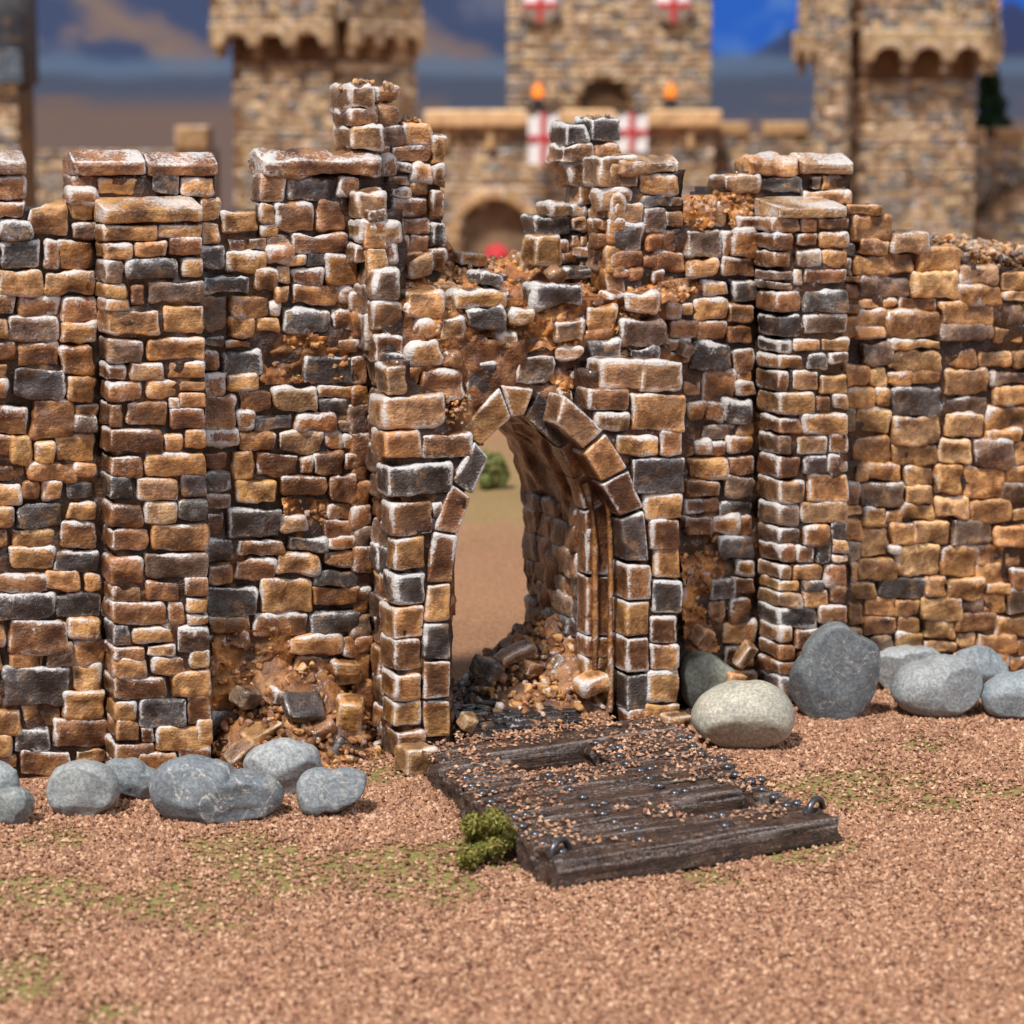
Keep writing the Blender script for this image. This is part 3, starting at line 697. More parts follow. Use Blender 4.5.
wallstones(m, parse(*T20, 'd 27 14 40 25;d 41 11 58 24;w 24 25 42 36;o 43 25 57 32;b 28 35 46 48;o 34 47 45 60;w 17 59 32 67;w 31 60 38 66;d 9 66 30 77;t 31 67 38 75;o 39 61 45 72;o 30 76 34 83;o 35 77 39 83;o 40 75 44 83;o 29 83 43 88;o 24 88 31 92;o 33 89 42 94;o 22 80 28 88;b 46 33 57 36;b 16 86 23 96;b 44 84 52 96'), RY2, dry=1.0, depth=.8, amp=1.3)
for x, y in ((590, 116), (597, 117), (607, 115), (612, 119), (616, 125)): chip(m, py(x, y+2, RY2+.3), .12, 'g', 1)
m.build('right_parapet_stub', STONE, gate)['label'] = 'hooked parapet fragment leaning over the gap, right of the break'

# ================================================================== RIGHT CURTAIN WALL
R = np.random.RandomState(88)
wallR = thing('curtain_wall', (9, 0, 0), 'brown stone curtain wall right of the arch, its broken top sloping down to the right', 'wall', 'ruined stone curtain walls')
m = MB()
body(m, polyxz([(640, 800), (615, 300), (612, 208), (700, 205), (742, 205), (748, 190), (852, 200), (854, 212), (888, 218), (896, 240), (928, 242), (934, 256), (966, 258), (975, 268), (1100, 278), (1100, 800)], .15), .15, TH+.2)
RC = parse(*T7, """d 20 28 37 34;o 37 29 43 34;w 7 31 22 42;g 23 35 34 47;b 34 36 43 45;o 1 40 6 46;d 6 42 22 56;b 0 48 6 56;o 24 49 31 57;b 32 46 43 57;g 45 46 62 60;w 50 32 65 43;d 72 31 81 39;b 70 40 82 46;b 63 47 67 60;o 68 46 82 59;b 6 57 22 65;b 22 59 29 65;b 29 58 44 67;t 45 61 61 69;b 62 60 80 70;
b 8 66 14 70;b 15 66 21 70;d 9 70 22 78;b 26 66 33 75;t 53 73 66 80;d 68 72 80 82;t 48 82 66 91;o 66 84 79 94;b 36 92 50 101;b 50 93 65 102;o 66 95 78 104;b 32 83 41 90;t 42 84 47 90;w 0 25 17 36""")
RC += parse(*T8, """b 8 0 20 5;t 7 6 20 13;d 22 2 41 15;b 43 5 53 16;t 18 18 27 29;b 28 16 44 32;o 45 16 53 21;o 45 22 53 28;t 20 32 28 42;b 29 33 37 42;d 38 31 52 42;b 17 43 25 50;g 27 43 44 51;t 45 42 53 49;b 17 52 24 60;b 24 52 30 58;b 31 52 40 60;o 40 50 52 58;t 20 61 40 71;b 41 60 53 68;b 19 72 36 80;g 38 70 52 81;b 19 81 36 89;d 36 82 53 90;b 17 91 32 100;o 32 91 45 99;o 46 91 53 100""")
RC += parse(*T9, "d 35 4 53 14;o 44 15 53 23;d 31 26 43 35;b 43 24 54 34;b 30 36 38 47;b 41 35 53 47;t 38 47 54 58;o 39 60 54 70;b 40 72 54 84")
wallstones(m, RC, 0, dry=.95)
RD = parse(*T10, """t 12 33 30 39;t 15 39 35 52;g 11 40 14 46;t 18 51 33 59;d 10 53 17 60;w 35 47 53 57;t 16 60 33 69;t 33 58 47 68;t 49 55 71 67;g 20 70 44 80;t 46 67 69 81;w 70 65 90 74;t 69 75 91 84;t 92 67 112 77;t 92 77 112 83;t 19 81 38 86;o 39 80 58 88;t 60 83 86 95;b 12 74 19 82;b 10 84 19 89;g 87 84 103 95;
t 18 87 33 96;t 17 96 31 101;t 32 88 59 101;d 60 94 86 103;t 88 96 103 104;t 10 90 18 101;g 11 61 15 69;b 11 70 19 73;g 103 84 112 94;t 104 95 114 104""")
RD += parse(*T11, """g 20 1 35 13;t 35 0 61 5;t 34 6 61 16;t 63 6 79 14;t 80 5 97 14;b 98 5 112 14;g 11 14 24 23;t 24 14 33 24;t 34 17 45 23;b 46 15 60 22;t 62 15 85 28;g 87 16 110 23;b 87 24 110 33;b 12 25 26 35;t 27 25 34 34;d 35 25 60 39;g 63 29 85 39;d 11 35 16 47;t 17 35 35 48;t 36 39 60 54;t 62 38 82 50;t 84 34 106 46;t 83 46 101 53;b 16 49 35 63;
t 36 54 58 64;t 59 51 75 63;d 77 51 97 65;b 98 53 112 64;t 16 64 22 72;t 23 64 40 72;g 42 65 57 75;g 58 64 71 79;b 73 65 93 81;t 94 65 110 73;g 11 73 18 84;d 19 73 41 85;t 42 75 57 84;g 91 73 110 84;t 12 85 20 90;t 21 86 32 95;t 32 87 40 94;t 40 84 57 92;t 58 81 75 91;t 76 82 96 93;g 97 86 110 93;t 11 92 20 103""")
RD += parse(*T12, """t 20 14 34 29;b 35 12 46 23;t 46 11 65 23;g 66 10 87 23;t 88 13 112 24;g 13 22 19 30;t 34 24 38 28;t 38 23 60 38;t 61 24 79 39;b 80 24 93 33;t 94 26 101 34;b 14 32 17 42;t 17 29 38 41;d 28 39 52 50;t 52 39 62 50;t 63 40 82 51;b 79 33 95 43;t 83 43 95 48;b 96 35 112 46;t 14 42 27 52;t 21 50 37 60;b 37 50 49 59;t 50 50 70 62;d 70 51 82 57;t 82 48 94 58;
d 94 46 112 58;b 12 53 20 64;b 20 60 37 70;t 38 60 50 68;t 53 62 68 72;b 68 58 88 67;t 88 59 112 70;t 37 68 52 76;t 53 73 68 78;t 68 68 78 76;t 79 69 99 78;t 100 71 112 80;b 96 80 110 88;g 22 70 36 78;b 86 78 95 86;t 20 78 36 88;b 37 77 52 87;g 53 79 66 88;t 67 78 84 88;t 14 66 20 76;b 97 89 112 98;t 78 88 95 97;b 20 89 40 98;t 42 88 58 98;b 60 89 76 98""")
mr = MB()
RD = [({'b': 'bt', 't': 'tty', 'd': 'dg', 'g': 'gt'}.get(c, c)[R.randint(len({'b': 'bt', 't': 'tty', 'd': 'dg', 'g': 'gt'}.get(c, c)))], *v) for c, *v in RD]
wallstones(m, RD, -.02, dry=.5, amp=.95)
courses(m, 13.2, 16.5, 0, 9.2, 0, .4, None, res=.14, dry=.4, pal='tttbg')
core(mr, [(655, 275), (690, 280), (710, 290), (690, 310), (662, 315), (660, 290)], 0, 40)
core(mr, [(684, 196), (700, 196), (740, 190), (760, 185), (765, 205), (735, 232), (725, 210), (700, 235), (684, 225)], 0.02, 70, 'ttoo')
core(mr, [(684, 515), (720, 518), (735, 540), (725, 580), (705, 600), (720, 650), (690, 665), (682, 600)], -.02, 130)
chips(mr, [(968, 258), (1024, 258), (1100, 262), (1100, 285), (975, 275)], .3, 200, .05, .14, 'tggw', dep=1.8)
for _ in range(500):
    x, y = R.uniform(11.2, 15), R.uniform(.3, 2.5); chip(mr, (x, y, 9.55-(x-11.2)*.12+R.uniform(-.1, .12)+.3*(y/2.5)), R.uniform(.06, .16), 'ggwt'[R.randint(4)], .8)
mr.build('rubble_core', RUBBLE, wallR)
m.build('masonry', STONE, wallR)
fallen(wallR, 'w', (700, 637), -.5, (.5, .4, .45), (.4, .5, .7)); fallen(wallR, 'g', (686, 350), -.1, (.3, .3, .3), (.3, .3, .3)); fallen(wallR, 'w', (745, 655), -.3, (.3, .35, .6), (.3, .6, .2)); fallen(wallR, 't', (735, 680), -.5, (.6, .4, .4), (.2, .2, .2))
# end face of this wall, seen above the gate
m = MB()
XE = py(607, 250, 0)[0]
frE = (A(XE+.02, 0, 0), A(0, -1, 0), A(1, 0, 0))
courses(m, -1.0, -.02, 9.0, 11.7, 0, .4, frE, hmin=.4, hmax=.6, wmin=.45, wmax=.9, pal='bgto', dry=1.1)
m.build('broken_end', STONE, wallR)
merlon(wallR, [(610, 214), (610, 172), (684, 172), (684, 214)], parse(*T7, 't 20 18 41 27.5;w 0 9 19 24'), [(622, 681, 153, 164, 175, 'w', 1)], corner=604, dry=1.2)
merlon(wallR, [(728, 220), (735, 172), (848, 172), (848, 220)], parse(*T7, 'd 82 19 103 26;w 63 18 81 27')+parse(*T10, 'b 3 18 13 26;g -7 18 -1 26;t -1 19 3 26;t 11 27 14 32;t -10 26 10 33'), [(753, 802, 152, 164, 176, 't', 1), (803, 854, 151, 164, 175, 'w')], corner=735)
m = MB()
body(m, polyxz([(794, 780), (786, 220), (842, 220), (846, 780)], BR+.14), BR+.14, .3)
BB = parse(*T7, 'b 85 40 103 47;b 84 48 99 56;b 84 57 98 65;g 83 67 99 72;g 83 73 99 77;b 87 78 103 88;d 87 90 103 101')
BB += parse(*T10, 'o -9 40 10 45;b -18 40 -10 47;t 0 46 10 53;g -11 49 -1 53;g -13 56 -2 63;t -3 55 10 62;g -14 55 -4 64;t 0 64 10 73;b -12 64 -1 72;d 0 76 11 87;d 0 88 10 96;g -9 90 -1 100;t 4 54 10 62')[0:0]
BB += parse(*T7, 'b 104 40 112 47;o 113 40 125 45;b 101 48 112 54;t 113 47 125 55;g 101 57 113 65;t 114 57 125 65;b 105 66 125 74;t 100 66 104 74;d 105 77 125 88;g 104 89 125 99')
BB += parse(*T8, """d 64 0 73 7;t 74 0 88 6;t 88 -1 102 6;o 64 8 79 15;d 81 7 91 15;g 92 6 102 12;b 64 16 71 27;w 73 16 87 26;t 88 18 101 28;t 64 27 85 38;b 86 29 93 37;w 94 28 102 36;b 64 40 78 48;t 79 38 101 48;g 65 49 74 59;w 76 49 91 59;b 92 48 102 58;b 65 60 78 71;d 79 60 91 68;g 91 58 102 68;w 65 72 80 84;t 82 69 102 83;g 65 85 77 96;w 78 83 101 94;g 65 97 77 105;t 79 95 92 105;d 93 93 102 105""")
BB += parse(*T9, """b 64 8 75 17;b 75 8 85 17;d 87 6 93 17;t 94 5 102 12;t 94 13 102 17;w 64 18 73 26;t 74 18 89 26;b 90 18 102 29;t 64 26 77 32;d 79 26 89 31;w 64 33 78 40;t 80 31 92 40;b 93 28 102 38;d 65 40 86 50;b 87 39 102 48;w 64 50 73 58;b 75 51 88 61;b 64 59 75 67;b 64 68 75 75;d 65 76 75 88;t 89 49 102 60;b 77 62 90 71;t 76 72 90 82;b 91 61 102 71;t 91 72 102 85;b 76 83 90 93;g 64 89 75 97""")
wallstones(m, snap(BB, 785, 840, (773, 779, 780), (848, 849, 848)), BR, dry=.95, corner=786, cdepth=.95, facets=1, amp=.65, prot=.03, jit=.015)
bt = m.build('buttress', STONE, wallR)
m = MB(); cap(m, 778, 848, 194, 208, 219, BR-.08, 1.15, 1, 'w'); m.build('coping_stone', STONE, bt)

# ================================================================== DRAWBRIDGE
def wood(name):
    m, nt, b = newmat(name); g = NT(nt)
    tc = g.n('ShaderNodeTexCoord').outputs['Object']
    mp = g.n('ShaderNodeMapping'); mp.inputs['Scale'].default_value = (.6, 12, 12); g.l(tc, mp.inputs['Vector'])
    n1 = g.noise(mp.outputs[0], 2.2, 5, .65, .3); n2 = g.noise(tc, 3, 3); n3 = g.noise(mp.outputs[0], 6, 3, .6)
    c = g.mix(g.ramp(n2, .35, .65), srgb(72, 54, 45), srgb(108, 80, 64))
    da = g.n('ShaderNodeAttribute', attribute_name='dry').outputs['Fac']; n6 = g.noise(tc, 16, 4, .7)
    f = g.ramp(g.math('ADD', g.math('ADD', da, g.math('MULTIPLY', g.math('SUBTRACT', n1, .5), 1.2)), g.math('MULTIPLY', g.math('SUBTRACT', n6, .5), 2.8)), .25, .95, 0, .85)
    c = g.mix(f, c, srgb(176, 162, 158)); c = g.mix(g.ramp(n1, .38, .3), c, (.008, .006, .005))
    g.l(c, b.inputs['Base Color']); b.inputs['Roughness'].default_value = .42
    nr = g.bump(n1, 1.0, .12); nr = g.bump(n3, .8, .05, nr); g.l(nr, b.inputs['Normal']); return m
WOOD = wood('dark_drybrushed_wood')
mI, ntI, bI = newmat('blackened_iron'); gI = NT(ntI); bI.inputs['Base Color'].default_value = (*srgb(96, 94, 98), 1); bI.inputs['Metallic'].default_value = .7; bI.inputs['Roughness'].default_value = .32
R = np.random.RandomState(77)
bA = A(-3.45, -10.05, 0); bB = A(2.36, -9.6, 0)
ang = math.atan2(bB[1]-bA[1], bB[0]-bA[0])
bridge = thing('drawbridge', bA, 'broken dark timber drawbridge with two holes and iron studs, lying before the arch', 'drawbridge')
bridge.rotation_euler = (0, 0, ang)
BW = float(np.linalg.norm(bB-bA))
def bl(p):
    d = np.asarray(p)-bA; ca, sa = math.cos(ang), math.sin(ang); return A(d[0]*ca+d[1]*sa, -d[0]*sa+d[1]*ca, d[2])
def plank(u0, u1, v0, v1, z0, z1, seed, tilt=0):
    if u1-u0 < .3: return None
    nu = int((u1-u0)/.06); nv = max(8, int((v1-v0)/.028)); nz = 12
    G, Q = boxgrid(nu, nv, nz, True)
    H = A((u1-u0)/2, (v1-v0)/2, (z1-z0)/2); r = .025; P = G*H
    P[:, 0] = np.linspace(-1, 1, nu+1)[np.round((G[:, 0]+1)/2*nu).astype(int)]*H[0] if False else P[:, 0]
    inner = H-r; c0 = np.clip(P, -inner, inner); d = P-c0; N = d/np.maximum(np.linalg.norm(d, axis=1, keepdims=True), 1e-9); P = c0+N*r
    q = P*A(.5, 8, 8)+seed*13.7
    hh_ = .035*vn(q)+.055*(.35-np.abs(vn(q*1.5)))+.015*vn(q*3)
    dr_ = np.clip(.12+hh_*9, 0, .8)+.55*np.exp(-((H[1]-np.abs(P[:, 1]))/.05)**2)*(P[:, 2] > 0)
    P = P+N*hh_[:, None]
    end = np.clip((np.abs(P[:, 0])-(H[0]-.35))/.35, 0, 1)
    P[:, 0] -= np.sign(P[:, 0])*end*(.12+.14*vn(q*A(0, .5, .5)+3))
    P[:, 2] += .02*vn(P*A(.5, 0, 0)+seed)
    P += A((u0+u1)/2, (v0+v1)/2, (z0+z1)/2)
    mm = MB(); mm.add(P, N, srgb(60, 45, 40), dr_, 0.0, Q)
    o = mm.build('plank', WOOD, None); o.parent = bridge; return o
hv = lambda x, y: float(bl(gz(x, y, .45))[1])
H1 = (hv(550, 769), hv(550, 744)); H2 = (hv(720, 812), hv(720, 790))
# front beam, then planks back to the gate; gaps make the two holes
b1 = plank(-.05, BW, 0, .82, .02, .52, 1); b1.name = 'front_beam'
rows = []
v = .86; k = 2
h1 = [bl(gz(x, y, .5)) for x, y in ((517, 765), (592, 752))]; h2 = [bl(gz(x, y, .5)) for x, y in ((683, 808), (755, 795))]
h1u, h2u = (h1[0][0], h1[1][0]+.1), (h2[0][0]-.05, h2[1][0]+.05)
h1v, h2v = h1[0][1], h2[0][1]
Lb = 7.7
nv_ = 13; wv = (Lb-.86)/nv_
def leftedge(v): return -.12+.135*v+R.uniform(-.05, .07) if v < 6.4 else .85+(v-6.4)*.6+R.uniform(-.08, .08)
for i_ in range(nv_):
    v0 = .86+i_*wv; v1 = v0+wv-.05; vc = (v0+v1)/2
    u0 = leftedge(v0); u1 = BW-.12+.125*v0-R.uniform(0, .14)-(.22 if i_ in (5, 9) else 0)
    hole = None
    if H2[0]-.1 < vc < H2[1]+.1: hole = (h2u[0]+R.uniform(-.08, .05), h2u[1]+R.uniform(-.05, .1))
    if H1[0]-.1 < vc < H1[1]+.1: hole = (h1u[0]+R.uniform(-.05, .2), h1u[1]+R.uniform(-.1, .1))
    if hole: plank(u0, hole[0], v0, v1, .02, .44, k); plank(hole[1], u1, v0, v1, .02, .44, k+.5)
    else: plank(u0, u1, v0, v1, .02, .44+R.uniform(-.02, .02), k)
    k += 1
# studs in rows
V2, T2_ = ico(3)
def stud(u, v, z, s=.1):
    mm = MB(); P = V2*A(s, s, s*.75); mm.add(P, V2, srgb(60, 60, 70), 0., 0., None, T2_); o = mm.build('stud', mI, None); o.parent = bridge; o.location = (u, v, z)
for cx_ in (.3, 1.9, 3.6, 5.25):
    for i_ in range(nv_+1):
        v = .4 if i_ == 0 else .86+(i_-.5)*wv
        if i_ > 9 and cx_ < 1: continue
        if i_ > 11: continue
        u = cx_+.125*v+R.uniform(-.05, .05)
        if (H2[0]-.1 < v < H2[1]+.1 and h2u[0]-.2 < u < h2u[1]+.2) or (H1[0]-.1 < v < H1[1]+.1 and h1u[0]-.2 < u < h1u[1]+.2): continue
        stud(u, v, .46 if i_ else .53)
        if i_ % 3 == 1: stud(u+.24, v+.03, .46)
def ringm(u, v, z):
    mm = MB(); n1_, n2_ = 28, 10; R0, r0 = .24, .06
    P = []; N = []; Q = []
    for a in range(n1_+1):
        th = math.pi*a/n1_
        for b_ in range(n2_):
            ph = 2*math.pi*b_/n2_; n_ = A(math.cos(ph)*math.cos(th), math.sin(ph), math.cos(ph)*math.sin(th)); P.append(A(R0*math.cos(th), 0, R0*math.sin(th)*1.0)+n_*r0); N.append(n_)
    for a in range(n1_):
        for b_ in range(n2_):
            Q.append((a*n2_+b_, a*n2_+(b_+1) % n2_, (a+1)*n2_+(b_+1) % n2_, (a+1)*n2_+b_))
    mm.add(np.array(P), np.array(N), srgb(60, 60, 70), 0., 0., Q); o = mm.build('iron_ring', mI, None); o.parent = bridge; o.location = (u, v, z); o.rotation_euler = (0, 0, math.radians(25))
ringm(.35, .4, .5); ringm(BW-.3, .45, .5)

# ================================================================== GROUND
R = np.random.RandomState(76)
def ax(lo, a, b, hi, st, k=22):
    g1 = a-np.geomspace(st, a-lo, k)[::-1]; g2 = b+np.geomspace(st, hi-b, k); return np.r_[g1, np.arange(a, b, st), g2]
xs3 = ax(-400, -22, 24, 500, .35); ys3 = ax(-80, -26, 26, 520, .35)
X, Y = np.meshgrid(xs3, ys3, indexing='ij')
PATCH = [(gz(870, 785), 2.2), (gz(940, 800), 1.0), (gz(930, 745), 1.0), (gz(390, 870), 2.2), (gz(190, 900), 1.6), (gz(290, 880), 1.6), (gz(350, 775), 1.2), (gz(250, 850), 1.2), (gz(40, 900), 1.6), (gz(110, 1015), .7), (gz(800, 850), 1.2), (gz(480, 860), 1.5), (gz(20, 970), 1.2), (gz(990, 790), .8), (gz(480, 480), 8), (gz(500, 500), 5), (gz(60, 840), 1.0), (gz(700, 880), 1.0)]
def green(P):
    g = np.zeros(len(P))
    for c, r in PATCH: g = np.maximum(g, np.exp(-((P[:, 0]-c[0])**2+(P[:, 1]-c[1])**2)/r**2))
    q = P*A(1, 1, 0)
    n = .6*vn(q*.8+3)+.5*vn(q*2.2+9)+.4*vn(q*5)
    return np.clip((g*1.2+n*.5-.26)*1.9, 0, 1)
Pg = np.stack([X.ravel(), Y.ravel(), np.zeros(X.size)], 1)
Pg[:, 2] = .04*vn(Pg*A(.7, .7, 0))-.02
gr = green(Pg)[:, None]
nb = vn(Pg*A(.25, .25, 0)+5)[:, None]
gr = gr*np.where(Pg[:, 1:2] > 8, .5, 1)
cg = (srgb(166, 124, 92)*(1+.12*nb))*(1-gr)+srgb(146, 136, 80)*gr
m = MB(); nx, ny = len(xs3)-1, len(ys3)-1
i, j = np.meshgrid(np.arange(nx), np.arange(ny), indexing='ij'); v = (i*(ny+1)+j).ravel()
m.add(Pg, np.tile(A(0, 0, 1), (len(Pg), 1)), cg, 0., 0., np.stack([v, v+ny+1, v+ny+2, v+1], 1))
mG, nt, b = newmat('flocked_ground'); g = NT(nt)
tc = g.n('ShaderNodeNewGeometry').outputs['Position']; at = g.n('ShaderNodeAttribute', attribute_name='col')
n1 = g.noise(tc, 9, 3, .6); n2 = g.noise(tc, 1.2, 4)
vo = g.n('ShaderNodeTexVoronoi'); vo.inputs['Scale'].default_value = 11; g.l(tc, vo.inputs['Vector'])
c = g.mix(g.ramp(n1, .35, .65, 0, .7), at.outputs['Color'], g.mix(1., at.outputs['Color'], (.5, .42, .36), 'MULTIPLY')); c = g.mix(g.ramp(n2, .4, .7, 0, .3), c, g.mix(1., c, (1.2, 1.15, 1.1), 'MULTIPLY'))
g.l(c, b.inputs['Base Color']); b.inputs['Roughness'].default_value = .95
g.l(g.bump(n1, .6, .05, g.bump(vo.outputs['Distance'], .6, .06)), b.inputs['Normal'])
tag(m.build('ground', mG), kind='structure')

def grains(n, sampler, smin=.035, smax=.075):
    O6 = np.array([(1, 0, 0), (-1, 0, 0), (0, 1, 0), (0, -1, 0), (0, 0, 1), (0, 0, -1)], float)
    F6 = np.array([(0, 2, 4), (2, 1, 4), (1, 3, 4), (3, 0, 4), (2, 0, 5), (1, 2, 5), (3, 1, 5), (0, 3, 5)])
    c = sampler(n); n = len(c)
    s = R.uniform(smin, smax, (n, 1, 1)); V = O6[None]*s*R.uniform(.6, 1.4, (n, 6, 1))+R.uniform(-.35, .35, (n, 6, 3))*s
    th = R.uniform(0, 6.28, n); ca, sa = np.cos(th)[:, None], np.sin(th)[:, None]
    x = V[:, :, 0]*ca-V[:, :, 1]*sa; y = V[:, :, 0]*sa+V[:, :, 1]*ca
    V = np.stack([x, y, V[:, :, 2]*.9], 2)+c[:, None, :]
    T = F6[None]+np.arange(n)[:, None, None]*6
    a, b_, cc = srgb(190, 143, 113), srgb(136, 97, 74), srgb(212, 172, 142)
    u = R.rand(n, 1); w = R.rand(n, 1); k = a*(1-u)+b_*u; k = np.where(w > .86, cc, k); k = np.where(w < .07, srgb(108, 66, 48), k)*R.uniform(.85, 1.12, (n, 1))
    return V.reshape(-1, 3), T.reshape(-1, 3), np.repeat(k, 6, 0)
def samp(n):
    out = []
    while sum(len(o) for o in out) < n:
        u = R.uniform(-120, 1200, 40000); d = R.uniform(31.5, 52, 40000)
        P = CAM[None]+FH[None]*d[:, None]+RT[None]*((u-512)/F*d*1.02)[:, None]; P[:, 2] = 0
        w = R.rand(40000) < d/52
        wall = (P[:, 1] > -.2) & ((P[:, 0] < -2) | (P[:, 0] > 1.6))
        ub = (P[:, 0]-bA[0])*math.cos(ang)+(P[:, 1]-bA[1])*math.sin(ang); vb = -(P[:, 0]-bA[0])*math.sin(ang)+(P[:, 1]-bA[1])*math.cos(ang)
        wall = wall | ((ub-.125*vb > .1) & (ub-.125*vb < BW-.3) & (vb > .1) & (vb < 7.9) & (R.rand(40000) < .75))
        gg = green(P); keep = w & (~wall) & (P[:, 1] < 9) & (R.rand(40000) > gg*.82)
        out.append(P[keep])
    P = np.vstack(out)[:n]
    P[:, 2] = .04*vn(P*A(.7, .7, 0))-.02+R.uniform(0, .06, len(P)); return P
V, T, K = grains(192000, samp, .026, .053)
V_, T_, K_ = [V], [T], [K]
# grains strewn over the planks and the threshold
def samp2(n):
    v = R.uniform(0, 7.9, n*3); u = R.uniform(.05, BW-.1, n*3)+.125*v
    q = np.stack([u, v, np.zeros(n*3)], 1); dn = vn(q*1.1)+.6*vn(q*3)
    hole = ((v > H2[0]-.1) & (v < H2[1]+.1) & (u > h2u[0]) & (u < h2u[1])) | ((v > H1[0]-.1) & (v < H1[1]+.1) & (u > h1u[0]) & (u < h1u[1]))
    k = (dn+(v-3.5)*.04 > -.25) & ~hole & (R.rand(n*3) < .62)
    u, v = u[k], v[k]; ca, sa = math.cos(ang), math.sin(ang)
    z = np.where(v < .82, .55, .465); return np.stack([bA[0]+u*ca-v*sa, bA[1]+u*sa+v*ca, z+R.uniform(-.01, .03, len(u))], 1)
def samp3(n):
    x = R.uniform(-2.0, 1.5, n); y = R.uniform(-2.4, -1.2, n); return np.stack([x, y, .46+R.uniform(0, .06, n)], 1)
for s_, n_ in ((samp2, 1500), (samp3, 450)):
    v_, t_, k_ = grains(n_, s_, .025, .05); T_.append(t_+sum(len(q) for q in V_)); V_.append(v_); K_.append(k_)
m = MB(); V = np.vstack(V_); m.add(V, V*0, np.vstack(K_), 0., 0., None, np.vstack(T_))
mR, nt, b = newmat('tan_flock'); g = NT(nt); at = g.n('ShaderNodeAttribute', attribute_name='col'); g.l(at.outputs['Color'], b.inputs['Base Color']); b.inputs['Roughness'].default_value = .85
o = m.build('scattered_flock', mR, smooth=False); tag(o, 'tan and reddish granules of flock covering the ground and dusted over the bridge', 'gravel', kind='stuff')

# ================================================================== PEBBLES
def rockmat():
    m, nt, b = newmat('river_stone'); g = NT(nt); tc = g.n('ShaderNodeTexCoord').outputs['Object']; at = g.n('ShaderNodeAttribute', attribute_name='col')
    n1 = g.noise(tc, 1.2, 5, .65); n2 = g.noise(tc, 14, 5, .75); n3 = g.noise(tc, 45, 2); nv = g.noise(tc, .9, 3, .5, 1.2)
    c = g.mix(g.ramp(n1, .35, .65, 0, .6), at.outputs['Color'], g.mix(1., at.outputs['Color'], (.55, .58, .62), 'MULTIPLY'))
    c = g.mix(g.ramp(n2, .42, .66, 0, .65), c, g.mix(1., c, (2.0, 2.0, 1.95), 'MULTIPLY')); c = g.mix(g.ramp(n2, .48, .3, 0, .5), c, g.mix(1., c, (.5, .5, .5), 'MULTIPLY'))
    vein = g.math('ABSOLUTE', g.math('SUBTRACT', nv, .5)); vf = g.math('MULTIPLY', g.ramp(vein, .014, .0), g.ramp(n2, .38, .6))
    c = g.mix(g.math('MULTIPLY', vf, at.outputs['Alpha']), c, srgb(205, 200, 192))
    pf = g.math('MULTIPLY', g.ramp(g.noise(tc, 1.6, 4, .7), .58, .68, 0, .7), at.outputs['Alpha']); c = g.mix(pf, c, srgb(186, 180, 170))
    g.l(c, b.inputs['Base Color']); b.inputs['Roughness'].default_value = .62
    g.l(g.bump(n3, .35, .015, g.bump(n2, .55, .04)), b.inputs['Normal']); return m
ROCK = rockmat()
V5, T5_ = ico(5)
